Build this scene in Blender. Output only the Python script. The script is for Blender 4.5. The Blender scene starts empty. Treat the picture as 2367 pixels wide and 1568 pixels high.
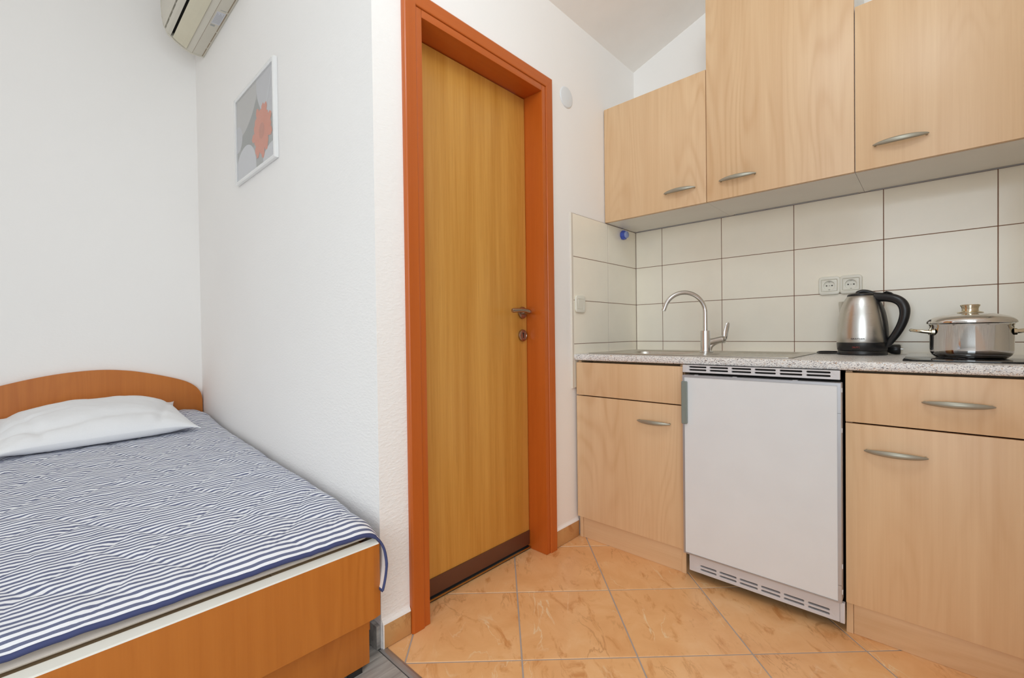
import bpy, bmesh, math, random
from mathutils import Vector, Matrix, noise

random.seed(7)
sc = bpy.context.scene
col = sc.collection
R = math.radians
PI = math.pi

# ------------------------------------------------------------------ camera
HC = 0.955
YAW, PITCH, ROLL = R(43.1517), R(-0.6732), R(-0.7214)
fwd = Vector((-math.sin(YAW) * math.cos(PITCH), math.cos(YAW) * math.cos(PITCH), math.sin(PITCH)))
right0 = Vector((math.cos(YAW), math.sin(YAW), 0))
up0 = right0.cross(fwd)
rt = right0 * math.cos(ROLL) + up0 * math.sin(ROLL)
up = -right0 * math.sin(ROLL) + up0 * math.cos(ROLL)
cam_data = bpy.data.cameras.new('camera')
cam_data.sensor_width = 36.0
cam_data.sensor_fit = 'HORIZONTAL'
cam_data.lens = 1036.44 / 2367.0 * 36.0
cam_data.clip_start = 0.02
cam = bpy.data.objects.new('camera', cam_data)
col.objects.link(cam)
m = Matrix((rt, up, -fwd)).transposed().to_4x4()
m.translation = Vector((0, 0, HC))
cam.matrix_world = m
sc.camera = cam

# ------------------------------------------------------------------ light
sc.view_settings.view_transform = 'Standard'
sc.view_settings.look = 'None'
sc.view_settings.exposure = -0.08
sc.view_settings.gamma = 1.0
sc.view_settings.use_curve_mapping = False
sc.cycles.use_denoising = True
sc.cycles.max_bounces = 12
sc.cycles.diffuse_bounces = 8
sc.cycles.caustics_reflective = False
sc.cycles.caustics_refractive = False
sc.cycles.sample_clamp_indirect = 6.0

world = bpy.data.worlds.new('world')
sc.world = world
world.use_nodes = True
world.node_tree.nodes['Background'].inputs[0].default_value = (0.86, 0.93, 1.0, 1)
world.node_tree.nodes['Background'].inputs[1].default_value = 1.0


def area(name, loc, target, sx, sy, power, color):
    l = bpy.data.lights.new(name, 'AREA')
    l.shape = 'RECTANGLE'
    l.size, l.size_y = sx, sy
    l.energy = power
    l.color = color
    o = bpy.data.objects.new(name, l)
    col.objects.link(o)
    o.location = loc
    o.rotation_euler = (Vector(target) - Vector(loc)).to_track_quat('-Z', 'Y').to_euler()
    return o


# daylight through the two windows behind the camera, and the room's ceiling lamp
area('window_daylight', (1.78, -1.0, 1.45), (0.0, -1.0, 1.45), 2.3, 2.2, 22.0, (0.88, 0.955, 1.0))
area('rear_window_daylight', (0.5, -2.38, 1.45), (0.5, 0.0, 1.45), 2.2, 2.2, 47.0, (0.85, 0.945, 1.0))
_l = bpy.data.lights.new('ceiling_lamp_light', 'POINT')
_l.energy = 17.0
_l.shadow_soft_size = 0.22
_l.color = (0.80, 0.93, 1.0)
_lo = bpy.data.objects.new('ceiling_lamp_light', _l)
col.objects.link(_lo)
_lo.location = (-0.1, 0.62, 2.5)

# ------------------------------------------------------------------ materials


def lin(c):
    return tuple(((v / 255) / 12.92 if v / 255 <= 0.04045 else ((v / 255 + 0.055) / 1.055) ** 2.4) for v in c) + (1.0,)


class NT:
    def __init__(self, name):
        self.m = bpy.data.materials.new(name)
        self.m.use_nodes = True
        self.t = self.m.node_tree
        self.b = self.t.nodes['Principled BSDF']

    def n(self, typ, **kw):
        nd = self.t.nodes.new(typ)
        for k, v in kw.items():
            if k.startswith('i_'):
                nd.inputs[k[2:].replace('_', ' ')].default_value = v
            else:
                setattr(nd, k, v)
        return nd

    def link(self, a, b):
        self.t.links.new(a, b)

    def pos(self, scale=(1, 1, 1), rot=(0, 0, 0), rand=0.0):
        g = self.n('ShaderNodeNewGeometry')
        out = g.outputs['Position']
        if rand:
            oi = self.n('ShaderNodeObjectInfo')
            mu = self.n('ShaderNodeVectorMath', operation='MULTIPLY_ADD')
            cb = self.n('ShaderNodeCombineXYZ')
            for i in range(3):
                self.link(oi.outputs['Random'], cb.inputs[i])
            self.link(cb.outputs[0], mu.inputs[0])
            mu.inputs[1].default_value = (rand, rand * 1.7, rand * 0.9)
            self.link(out, mu.inputs[2])
            out = mu.outputs[0]
        mp = self.n('ShaderNodeMapping')
        mp.inputs['Scale'].default_value = scale
        mp.inputs['Rotation'].default_value = rot
        self.link(out, mp.inputs['Vector'])
        return mp.outputs[0]

    def noise(self, vec, scale=1.0, detail=3.0, rough=0.5, dist=0.0):
        nd = self.n('ShaderNodeTexNoise')
        nd.inputs['Scale'].default_value = scale
        nd.inputs['Detail'].default_value = detail
        nd.inputs['Roughness'].default_value = rough
        nd.inputs['Distortion'].default_value = dist
        self.link(vec, nd.inputs['Vector'])
        return nd.outputs['Fac']

    def ramp(self, fac, stops):
        r = self.n('ShaderNodeValToRGB')
        e = r.color_ramp.elements
        while len(e) > 1:
            e.remove(e[-1])
        e[0].position = stops[0][0]
        e[0].color = stops[0][1]
        for p, c in stops[1:]:
            x = e.new(p)
            x.color = c
        self.link(fac, r.inputs[0])
        return r.outputs[0]

    def math(self, op, a, b=None, c=None):
        nd = self.n('ShaderNodeMath', operation=op)
        for i, v in enumerate((a, b, c)):
            if v is None:
                continue
            if isinstance(v, (int, float)):
                nd.inputs[i].default_value = v
            else:
                self.link(v, nd.inputs[i])
        return nd.outputs[0]

    def mix(self, fac, a, b, mode='MIX'):
        nd = self.n('ShaderNodeMix', data_type='RGBA', blend_type=mode)
        for idx, v in ((0, fac), (6, a), (7, b)):
            if isinstance(v, (int, float, tuple)):
                nd.inputs[idx].default_value = v
            else:
                self.link(v, nd.inputs[idx])
        return nd.outputs[2]

    def bump(self, h, strength=0.2, dist=0.002):
        b = self.n('ShaderNodeBump')
        b.inputs['Distance'].default_value = dist
        if isinstance(strength, (int, float)):
            b.inputs['Strength'].default_value = strength
        else:
            self.link(strength, b.inputs['Strength'])
        self.link(h, b.inputs['Height'])
        self.link(b.outputs[0], self.b.inputs['Normal'])

    def base(self, v):
        if isinstance(v, tuple):
            self.b.inputs['Base Color'].default_value = v
        else:
            self.link(v, self.b.inputs['Base Color'])


def plain(name, rgb, rough=0.5, metal=0.0, spec=0.5, coat=0.0):
    t = NT(name)
    t.base(lin(rgb))
    t.b.inputs['Roughness'].default_value = rough
    t.b.inputs['Metallic'].default_value = metal
    t.b.inputs['Specular IOR Level'].default_value = spec
    if coat:
        t.b.inputs['Coat Weight'].default_value = coat
        t.b.inputs['Coat Roughness'].default_value = 0.1
    # faint procedural variation so that no surface is perfectly uniform
    n = t.noise(t.pos((1, 1, 1)), 9.0, 4.0)
    t.base(t.mix(n, lin(rgb), lin(tuple(max(0, int(c * 0.965)) for c in rgb))))
    return t.m


def wood(name, light, dark, grain='z', arcs=0.35, streak=0.5, rough=0.38, fscale=1.0, pores=0.0):
    t = NT(name)

    def sc3(a, l):
        return (l, a, a) if grain == 'x' else ((a, l, a) if grain == 'y' else (a, a, l))
    p_arc = t.pos(sc3(5.0 * fscale, 0.75 * fscale))
    n1 = t.noise(p_arc, 1.0, 1.5, 0.45, 0.15)
    ar = t.math('SINE', t.math('MULTIPLY', n1, 120.0))
    ar = t.math('MULTIPLY_ADD', ar, 0.5, 0.5)
    ar = t.math('POWER', ar, 2.2)
    msk = t.noise(t.pos(sc3(2.6 * fscale, 0.9 * fscale)), 1.0, 2.0)
    msk = t.ramp(msk, [(0.42, (0, 0, 0, 1)), (0.62, (1, 1, 1, 1))])
    ar = t.math('MULTIPLY', t.math('MULTIPLY', ar, msk), arcs)
    n2 = t.noise(t.pos(sc3(22.0 * fscale, 0.7 * fscale)), 1.0, 4.0, 0.6)
    n3 = t.noise(t.pos(sc3(170.0 * fscale, 4.0 * fscale)), 1.0, 3.0, 0.6)
    s = t.math('MULTIPLY_ADD', n2, 0.75, t.math('MULTIPLY', n3, 0.25))
    s = t.ramp(s, [(0.3, (0, 0, 0, 1)), (0.72, (1, 1, 1, 1))])
    s = t.math('MULTIPLY', s, streak)
    f = t.math('ADD', s, ar)
    c = t.mix(f, lin(light), lin(dark))
    if pores:
        n4 = t.noise(t.pos(sc3(420.0, 9.0)), 1.0, 2.0, 0.5)
        pr = t.ramp(n4, [(0.62, (0, 0, 0, 1)), (0.7, (1, 1, 1, 1))])
        c = t.mix(t.math('MULTIPLY', pr, pores), c, lin(tuple(int(v * 0.6) for v in dark)))
    t.base(c)
    t.b.inputs['Roughness'].default_value = rough
    t.bump(n3, 0.05, 0.001)
    return t.m


def plaster():
    t = NT('white plaster')
    t.base(t.mix(t.noise(t.pos((1, 1, 1)), 2.2, 3.0), lin((244, 241, 238)), lin((240, 237, 234))))
    t.b.inputs['Roughness'].default_value = 0.72
    a = t.noise(t.pos((1, 1, 1)), 75.0, 4.0, 0.6, 0.5)
    b = t.noise(t.pos((60, 60, 150), (R(25), R(25), 0)), 1.0, 2.0, 0.5)
    g = t.n('ShaderNodeNewGeometry')
    sx = t.n('ShaderNodeSeparateXYZ')
    t.link(g.outputs['Position'], sx.inputs[0])

    def mr(v, a0, a1, b0, b1):
        nd = t.n('ShaderNodeMapRange')
        t.link(v, nd.inputs[0])
        for i, q in enumerate((a0, a1, b0, b1)):
            nd.inputs[i + 1].default_value = q
        return nd.outputs[0]
    # the trowelled strip by the bed is rougher than the rest of the walls
    near = t.math('MULTIPLY', mr(sx.outputs[1], 0.95, 0.82, 0.0, 1.0), mr(sx.outputs[0], -2.3, -1.4, 0.15, 1.0))
    low = mr(sx.outputs[2], 1.6, 0.5, 0.35, 1.0)
    st = t.math('MULTIPLY_ADD', t.math('MULTIPLY', near, low), 0.30, 0.035)
    h = t.math('MULTIPLY_ADD', t.ramp(b, [(0.4, (0, 0, 0, 1)), (0.75, (1, 1, 1, 1))]), 0.6, a)
    t.bump(h, st, 0.004)
    return t.m


def floor_tile(name='orange marble tile', tone=1.0):
    t = NT(name)
    v = t.pos((1, 1, 1), (0, 0, R(45)), rand=7.0)
    big = t.noise(v, 7.0, 5.0, 0.6, 0.6)
    c = t.ramp(big, [(0.3, lin((228, 172, 116))), (0.52, lin((236, 184, 128))), (0.72, lin((242, 196, 144)))])
    # brown clouds
    _m = t.n('ShaderNodeMapping')
    _m.inputs['Scale'].default_value = (1.0, 1.9, 1.0)
    t.link(v, _m.inputs['Vector'])
    mp0 = _m.outputs[0]
    cl = t.noise(mp0, 8.0, 7.0, 0.66, 0.9)
    clm = t.ramp(cl, [(0.56, (0, 0, 0, 1)), (0.68, (1, 1, 1, 1))])
    c = t.mix(t.math('MULTIPLY', clm, 0.62), c, lin((196, 122, 56)))
    mp = t.n('ShaderNodeMapping')
    mp.inputs['Scale'].default_value = (1.0, 2.6, 1.0)
    t.link(v, mp.inputs['Vector'])
    dk = t.noise(mp.outputs[0], 4.5, 6.0, 0.6, 0.5)
    ridge = t.math('ABSOLUTE', t.math('SUBTRACT', dk, 0.5))
    vein = t.ramp(ridge, [(0.0, (1, 1, 1, 1)), (0.02, (0, 0, 0, 1))])
    region = t.noise(v, 4.5, 2.0)
    rg = t.ramp(region, [(0.5, (0, 0, 0, 1)), (0.62, (1, 1, 1, 1))])
    rg2 = t.ramp(region, [(0.34, (1, 1, 1, 1)), (0.47, (0, 0, 0, 1))])
    c = t.mix(t.math('MULTIPLY', t.math('MULTIPLY', vein, rg), 0.42), c, lin((158, 88, 34)))
    lt = t.noise(mp.outputs[0], 3.6, 5.0, 0.5, 0.7)
    rl = t.math('ABSOLUTE', t.math('SUBTRACT', lt, 0.5))
    lv = t.ramp(rl, [(0.0, (1, 1, 1, 1)), (0.013, (0, 0, 0, 1))])
    c = t.mix(t.math('MULTIPLY', t.math('MULTIPLY', lv, rg2), 0.85), c, lin((244, 220, 180)))
    if tone < 1:
        c = t.mix(1.0, c, (tone, tone * 0.93, tone * 0.8, 1), 'MULTIPLY')
    t.base(c)
    t.b.inputs['Roughness'].default_value = 0.3
    return t.m


def granite():
    t = NT('speckled laminate')
    p = t.pos((0.8, 0.8, 1.3))
    vo = t.n('ShaderNodeTexVoronoi')
    vo.inputs['Scale'].default_value = 520.0
    wn = t.noise(p, 120.0, 2.0)
    ad = t.n('ShaderNodeVectorMath', operation='MULTIPLY_ADD')
    cb = t.n('ShaderNodeCombineXYZ')
    for i in range(3):
        t.link(wn, cb.inputs[i])
    t.link(cb.outputs[0], ad.inputs[0])
    ad.inputs[1].default_value = (0.008, 0.003, 0.006)
    t.link(p, ad.inputs[2])
    t.link(ad.outputs[0], vo.inputs['Vector'])
    sp = t.n('ShaderNodeSeparateColor')
    t.link(vo.outputs['Color'], sp.inputs[0])
    c = t.ramp(sp.outputs[0], [(0.0, lin((234, 231, 227))), (0.48, lin((218, 215, 212))), (0.70, lin((194, 192, 193))),
                               (0.82, lin((158, 155, 158))), (0.905, lin((92, 82, 80))), (0.965, lin((184, 150, 118)))])
    c.node.color_ramp.interpolation = 'CONSTANT'
    vb = t.n('ShaderNodeTexVoronoi')
    vb.inputs['Scale'].default_value = 165.0
    t.link(p, vb.inputs['Vector'])
    sb = t.n('ShaderNodeSeparateColor')
    t.link(vb.outputs['Color'], sb.inputs[0])
    big = t.math('MULTIPLY', t.math('GREATER_THAN', sb.outputs[1], 0.95), t.math('LESS_THAN', vb.outputs['Distance'], 0.34))
    c = t.mix(big, c, lin((182, 150, 122)))
    t.base(c)
    t.b.inputs['Roughness'].default_value = 0.33
    return t.m


def grey_laminate():
    t = NT('grey oak laminate')
    n = t.noise(t.pos((40, 3, 40), rand=5.0), 1.0, 5.0, 0.65, 0.6)
    c = t.ramp(n, [(0.25, lin((118, 113, 108))), (0.5, lin((160, 156, 151))), (0.75, lin((186, 183, 178)))])
    t.base(c)
    t.b.inputs['Roughness'].default_value = 0.45
    return t.m


def striped():
    t = NT('navy striped cotton')
    uv = t.n('ShaderNodeUVMap')
    sx = t.n('ShaderNodeSeparateXYZ')
    t.link(uv.outputs[0], sx.inputs[0])
    f = t.math('FRACT', t.math('MULTIPLY', sx.outputs[0], 1 / 0.0182))
    d = t.math('ABSOLUTE', t.math('SUBTRACT', f, 0.5))
    msk = t.ramp(d, [(0.225, (1, 1, 1, 1)), (0.245, (0, 0, 0, 1))])
    weave = t.noise(t.pos((1, 1, 1)), 900.0, 1.0)
    navy = t.mix(weave, lin((88, 93, 122)), lin((124, 129, 154)))
    wht = t.mix(weave, lin((232, 233, 238)), lin((244, 244, 247)))
    t.base(t.mix(msk, wht, navy))
    t.b.inputs['Roughness'].default_value = 0.9
    t.b.inputs['Specular IOR Level'].default_value = 0.15
    t.bump(weave, 0.1, 0.001)
    return t.m


def cloth(name, rgb, scale=600.0):
    t = NT(name)
    w = t.noise(t.pos((1, 1, 1)), scale, 1.0)
    t.base(t.mix(w, lin(rgb), lin(tuple(int(c * 0.95) for c in rgb))))
    t.b.inputs['Roughness'].default_value = 0.9
    t.b.inputs['Specular IOR Level'].default_value = 0.15
    t.bump(t.noise(t.pos((1, 1, 1)), 14.0, 3.0, 0.5, 0.8), 0.25, 0.006)
    return t.m


def brushed(name, rgb, rough, axis='z'):
    t = NT(name)
    n = t.noise(t.pos((300, 300, 8) if axis == 'v' else (20, 20, 900)), 1.0, 2.0)
    t.base(lin(rgb))
    t.b.inputs['Metallic'].default_value = 1.0
    r = t.math('MULTIPLY_ADD', n, 0.12, rough - 0.06)
    t.link(r, t.b.inputs['Roughness'])
    return t.m


def glass():
    t = NT('picture glass')
    tr = t.n('ShaderNodeBsdfTransparent')
    gl = t.n('ShaderNodeBsdfGlossy')
    gl.inputs['Roughness'].default_value = 0.06
    fr = t.n('ShaderNodeLayerWeight')
    mx = t.n('ShaderNodeMixShader')
    t.link(t.math('MULTIPLY_ADD', t.math('POWER', fr.outputs['Facing'], 3.0), 0.35, 0.05), mx.inputs[0])
    t.link(tr.outputs[0], mx.inputs[1])
    t.link(gl.outputs[0], mx.inputs[2])
    t.link(mx.outputs[0], t.t.nodes['Material Output'].inputs[0])
    return t.m


M = {
    'plaster': plaster(),
    'ceiling': plain('ceiling paint', (248, 243, 238), 0.8),
    'beech': wood('beech laminate', (225, 192, 152), (202, 160, 117), 'z', 0.34, 0.62),
    'beech_h': wood('beech laminate lying', (225, 192, 152), (202, 160, 117), 'x', 0.34, 0.62),
    'beech_edge': plain('beech edge band', (190, 146, 98), 0.5),
    'carcass': plain('white melamine', (238, 235, 228), 0.4),
    'door': wood('golden oak veneer', (213, 159, 78), (177, 116, 34), 'z', 0.06, 0.85, 0.36, 1.0, 0.14),
    'casing': wood('orange stained timber', (190, 96, 32), (166, 74, 14), 'z', 0.05, 0.5, 0.28),
    'casing_h': wood('orange stained timber lying', (190, 96, 32), (166, 74, 14), 'y', 0.05, 0.5, 0.28),
    'kick': plain('dark brown strip', (96, 56, 38), 0.45),
    'brass': plain('brass', (190, 150, 90), 0.3, 1.0),
    'dark': plain('dark gap', (32, 27, 24), 0.8),  # near black put in for shade in gaps and slots, plain colour elsewhere
    'cherry': wood('cherry laminate', (198, 119, 44), (172, 92, 22), 'z', 0.25, 0.6, 0.36),
    'cream_edge': plain('cream edge band', (242, 239, 230), 0.4),
    'ftile': floor_tile(),
    'skirt_shaded': None,
    'grout_f': plain('grey floor grout', (176, 168, 164), 0.9),
    'wtile': plain('cream glazed tile', (247, 240, 224), 0.16, 0.0, 0.5),
    'grout_w': plain('brown wall grout', (128, 92, 74), 0.9),
    'granite': granite(),
    'laminate': grey_laminate(),
    'alu': plain('satin aluminium', (190, 190, 194), 0.38, 0.8),
    'trim_alu': plain('aluminium strip', (176, 172, 170), 0.4, 0.7),
    'white_enamel': plain('white enamel', (226, 229, 231), 0.35),
    'grey_plastic': plain('pale grey plastic', (212, 211, 214), 0.4),
    'fridge_grip': plain('grey green plastic', (130, 138, 132), 0.4),
    'nickel': plain('satin nickel', (166, 161, 146), 0.36, 0.5),
    'steel': brushed('brushed steel', (208, 206, 202), 0.3),
    'sink_steel': brushed('sink steel', (200, 196, 188), 0.3, 'v'),
    'polished': plain('polished steel', (226, 225, 224), 0.07, 1.0),
    'gold': plain('gilded steel', (224, 214, 190), 0.12, 1.0),
    'chrome': plain('chrome', (226, 226, 226), 0.06, 1.0),
    'bronze_nickel': plain('warm nickel', (176, 156, 140), 0.2, 1.0),
    'black_plastic': plain('black plastic', (34, 33, 34), 0.32),
    'black_glass': plain('black glass', (14, 14, 15), 0.04, 0.0, 0.5),
    'tile_edge': plain('cream edge strip', (218, 209, 195), 0.35),
    'seam': plain('brownish seam', (150, 130, 104), 0.7),
    'hardboard_shade': plain('dark hardboard', (70, 54, 44), 0.8),  # back panel painted dark so the gap at the wall looks shaded
    'ivory': plain('ivory plastic', (232, 229, 216), 0.3),
    'socket_dark': plain('socket hole', (48, 42, 36), 0.7),
    'blue': plain('blue plastic', (70, 92, 190), 0.35),
    'blue_cap': plain('pale blue plastic', (150, 164, 214), 0.25),
    'stripe': striped(),
    'navy': cloth('navy binding', (74, 80, 118)),
    'lining': cloth('white lining', (232, 226, 220)),
    'linen': cloth('white pillow cotton', (240, 240, 242)),
    'mattress': cloth('pale mattress cover', (228, 218, 208)),
    'slat': plain('beige bed slat', (222, 200, 166), 0.6),
    'ac': plain('aged ivory plastic', (214, 208, 194), 0.42),
    'ac_flap': plain('aged cream plastic', (218, 210, 186), 0.42),
    'sticker': plain('paper sticker', (214, 214, 220), 0.7),
    'ink': plain('dark ink', (58, 50, 48), 0.6),
    'red_ink': plain('red ink', (150, 64, 60), 0.6),
    'frame_silver': plain('silver frame', (244, 244, 244), 0.2, 0.45),
    'glass': glass(),
    'art_grey': plain('print mid grey', (170, 172, 170), 0.6),
    'art_dark': plain('print dark grey', (150, 152, 150), 0.6),
    'art_light': plain('print light grey', (208, 208, 213), 0.6),
    'art_pale': plain('print pale grey', (200, 198, 196), 0.6),
    'art_white': plain('print white', (220, 221, 226), 0.6),
    'petal': plain('print orange', (232, 132, 98), 0.6),
    'petal_dark': plain('print deep orange', (212, 122, 90), 0.6),
}
M['skirt_shaded'] = floor_tile('shaded marble skirting tile', 0.66)  # floor tile copy, darkened to put upright-face shade into the colour

# ------------------------------------------------------------------ helpers


def tag(o, label=None, cat=None, group=None, kind=None):
    if label:
        o['label'] = label
    if cat:
        o['category'] = cat
    if group:
        o['group'] = group
    if kind:
        o['kind'] = kind
    return o


def empty(name, loc, label=None, cat=None, group=None, kind=None):
    o = bpy.data.objects.new(name, None)
    o.empty_display_size = 0.05
    col.objects.link(o)
    o.location = loc
    tag(o, label, cat, group, kind)
    return o


def wloc(o):
    v = Vector((0, 0, 0))
    while o is not None:
        v += o.location
        o = o.parent
    return v


def link_mesh(name, me, parent=None, mats=(), smooth=False):
    o = bpy.data.objects.new(name, me)
    col.objects.link(o)
    for mm in mats:
        me.materials.append(M[mm] if isinstance(mm, str) else mm)
    if parent is not None:
        o.parent = parent
        off = wloc(parent)
        me.transform(Matrix.Translation(-off))
    if smooth:
        for p in me.polygons:
            p.use_smooth = True
    return o


def from_bm(name, bm, mats, parent=None, smooth=False, auto=None):
    bmesh.ops.recalc_face_normals(bm, faces=bm.faces[:])
    bm.normal_update()
    me = bpy.data.meshes.new(name)
    if auto is not None:
        for e in bm.edges:
            if len(e.link_faces) == 2 and e.calc_face_angle(0) > R(auto):
                e.smooth = False
        smooth = any(e.smooth for e in bm.edges)
    bm.to_mesh(me)
    bm.free()
    if isinstance(mats, str):
        mats = (mats,)
    return link_mesh(name, me, parent, mats, smooth)


def add_box(bm, x0, x1, y0, y1, z0, z1, bevel=0.0, seg=2, mat=0):
    tmp = bmesh.new()
    bmesh.ops.create_cube(tmp, size=1.0)
    for v in tmp.verts:
        v.co = Vector(((x0 + x1) / 2 + v.co.x * (x1 - x0), (y0 + y1) / 2 + v.co.y * (y1 - y0), (z0 + z1) / 2 + v.co.z * (z1 - z0)))
    if bevel:
        bmesh.ops.bevel(tmp, geom=tmp.edges[:] + tmp.verts[:], offset=bevel, segments=seg, affect='EDGES', profile=0.6)
    merge(bm, tmp, mat)


def merge(bm, tmp, mat=0):
    mp = {v: bm.verts.new(v.co) for v in tmp.verts}
    for f in tmp.faces:
        try:
            nf = bm.faces.new([mp[v] for v in f.verts])
            nf.material_index = mat
        except ValueError:
            pass
    tmp.free()


def box(name, x0, x1, y0, y1, z0, z1, mat, parent=None, bevel=0.0, seg=2):
    bm = bmesh.new()
    add_box(bm, x0, x1, y0, y1, z0, z1, bevel, seg)
    return from_bm(name, bm, mat, parent, auto=35 if bevel and seg > 1 else None)


def add_lathe(bm, prof, c=(0, 0, 0), axis='z', n=48, mat=0, cap=True, ang0=0.0):
    """prof: (radius, height) pairs along the axis."""
    def place(a, r, h):
        u, w = r * math.cos(a), r * math.sin(a)
        if axis == 'z':
            p = (u, w, h)
        elif axis == 'x':
            p = (h, u, w)
        else:
            p = (u, h, w)
        return Vector(c) + Vector(p)
    rings = []
    for r, h in prof:
        if r < 1e-6:
            rings.append([bm.verts.new(place(0, 0, h))])
        else:
            rings.append([bm.verts.new(place(ang0 + 2 * PI * i / n, r, h)) for i in range(n)])
    for a, b in zip(rings[:-1], rings[1:]):
        for i in range(n):
            j = (i + 1) % n
            if len(a) == 1 and len(b) == 1:
                continue
            if len(a) == 1:
                f = bm.faces.new([a[0], b[j], b[i]])
            elif len(b) == 1:
                f = bm.faces.new([a[i], a[j], b[0]])
            else:
                f = bm.faces.new([a[i], a[j], b[j], b[i]])
            f.material_index = mat
    if cap:
        for rg in (rings[0], rings[-1]):
            if len(rg) > 2:
                f = bm.faces.new(rg)
                f.material_index = mat


def smooth_path(pts, per=8):
    """Catmull-Rom through tuples of any length."""
    out = []
    n = len(pts)
    for i in range(n - 1):
        p0 = pts[max(i - 1, 0)]
        p1, p2 = pts[i], pts[i + 1]
        p3 = pts[min(i + 2, n - 1)]
        for k in range(per):
            t = k / per
            out.append(tuple(0.5 * (2 * b + (c - a) * t + (2 * a - 5 * b + 4 * c - d) * t * t + (3 * b - a - 3 * c + d) * t ** 3)
                             for a, b, c, d in zip(p0, p1, p2, p3)))
    out.append(tuple(pts[-1]))
    return out


def add_tube(bm, pts, radii, n=14, mat=0, ref=Vector((0, 0, 1)), flat=1.0, cap=True):
    """sweep; radii: number or list (or list of (ra, rb)); ref orients the section."""
    pts = [Vector(p) for p in pts]
    rings = []
    for i, p in enumerate(pts):
        d = (pts[min(i + 1, len(pts) - 1)] - pts[max(i - 1, 0)]).normalized()
        s = d.cross(ref)
        if s.length < 1e-4:
            s = d.cross(Vector((1, 0, 0)))
        s.normalize()
        u = s.cross(d).normalized()
        r = radii if isinstance(radii, (int, float)) else radii[i]
        ra, rb = r if isinstance(r, tuple) else (r, r * flat)
        rings.append([bm.verts.new(p + s * (ra * math.cos(2 * PI * k / n)) + u * (rb * math.sin(2 * PI * k / n))) for k in range(n)])
    for a, b in zip(rings[:-1], rings[1:]):
        for i in range(n):
            j = (i + 1) % n
            f = bm.faces.new([a[i], a[j], b[j], b[i]])
            f.material_index = mat
    if cap:
        for rg in (rings[0], rings[-1]):
            f = bm.faces.new(rg)
            f.material_index = mat


def add_prism(bm, outline, axis, a0, a1, mat=0):
    """outline: list of 2D points in the plane normal to axis; x:(y,z) y:(x,z) z:(x,y)."""
    def P(q, a):
        if axis == 'x':
            return Vector((a, q[0], q[1]))
        if axis == 'y':
            return Vector((q[0], a, q[1]))
        return Vector((q[0], q[1], a))
    A = [bm.verts.new(P(q, a0)) for q in outline]
    B = [bm.verts.new(P(q, a1)) for q in outline]
    n = len(outline)
    for i in range(n):
        j = (i + 1) % n
        f = bm.faces.new([A[i], A[j], B[j], B[i]])
        f.material_index = mat
    for rg in (A, B):
        f = bm.faces.new(rg)
        f.material_index = mat


def plate(name, outlines, axis, a0, a1, mat, parent=None, bevel=0.0):
    """flat plate with holes: outlines[0] outer, the rest holes, extruded along axis from a0 to a1."""
    cu = bpy.data.curves.new('tmp', 'CURVE')
    cu.dimensions = '2D'
    cu.fill_mode = 'BOTH'
    cu.extrude = abs(a1 - a0) / 2 - bevel
    cu.bevel_depth = bevel
    cu.bevel_resolution = 2
    cu.offset = -bevel
    for ol in outlines:
        s = cu.splines.new('POLY')
        s.points.add(len(ol) - 1)
        for p, q in zip(s.points, ol):
            p.co = (q[0], q[1], 0, 1)
        s.use_cyclic_u = True
    o = bpy.data.objects.new('tmp', cu)
    col.objects.link(o)
    dg = bpy.context.evaluated_depsgraph_get()
    me = bpy.data.meshes.new_from_object(o.evaluated_get(dg))
    bpy.data.objects.remove(o)
    bpy.data.curves.remove(cu)
    me.name = name
    me.materials.clear()
    mid = (a0 + a1) / 2
    for v in me.vertices:
        u, w, h = v.co
        if axis == 'y':
            v.co = (u, mid + h, w)
        elif axis == 'x':
            v.co = (mid + h, u, w)
        else:
            v.co = (u, w, mid + h)
    bm = bmesh.new()
    bm.from_mesh(me)
    bmesh.ops.remove_doubles(bm, verts=bm.verts[:], dist=1e-5)
    bpy.data.meshes.remove(me)
    return from_bm(name, bm, mat, parent, auto=40)


def rrect(x0, x1, y0, y1, r, n=6):
    pts = []
    for cx, cy, a in ((x1 - r, y1 - r, 0), (x0 + r, y1 - r, 90), (x0 + r, y0 + r, 180), (x1 - r, y0 + r, 270)):
        for k in range(n + 1):
            t = R(a + 90 * k / n)
            pts.append((cx + r * math.cos(t), cy + r * math.sin(t)))
    return pts


def circle(cx, cy, r, n=28, ry=None):
    ry = ry or r
    return [(cx + r * math.cos(2 * PI * k / n), cy + ry * math.sin(2 * PI * k / n)) for k in range(n)]


def clip(poly, x0, x1, y0, y1):
    def cut(P, f, inter):
        out = []
        for i in range(len(P)):
            a, b = P[i], P[(i + 1) % len(P)]
            if f(a):
                out.append(a)
                if not f(b):
                    out.append(inter(a, b))
            elif f(b):
                out.append(inter(a, b))
        return out

    def ix(v):
        return lambda a, b: (v, a[1] + (b[1] - a[1]) * (v - a[0]) / (b[0] - a[0]))

    def iy(v):
        return lambda a, b: (a[0] + (b[0] - a[0]) * (v - a[1]) / (b[1] - a[1]), v)
    for f, it in ((lambda p: p[0] >= x0, ix(x0)), (lambda p: p[0] <= x1, ix(x1)), (lambda p: p[1] >= y0, iy(y0)), (lambda p: p[1] <= y1, iy(y1))):
        if not poly:
            break
        poly = cut(poly, f, it)
    return poly


def fbm(x, y, s, o=3):
    return noise.fractal(Vector((x * s, y * s, 0.3)), 1.0, 2.0, o)


# ------------------------------------------------------------------ key planes
D = -1.222          # door wall face (x)
DT = -1.2155        # tiles on the door wall
K = 2.321           # kitchen tile face (y)
KW = 2.3285         # kitchen wall face
P = 0.707           # alcove wall face (y)
H = -3.29           # headboard wall face (x)
RW = 0.335          # right nook wall face (x)
XO, YR = 1.80, -2.40  # outer walls behind the camera
ZC = 2.96


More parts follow.
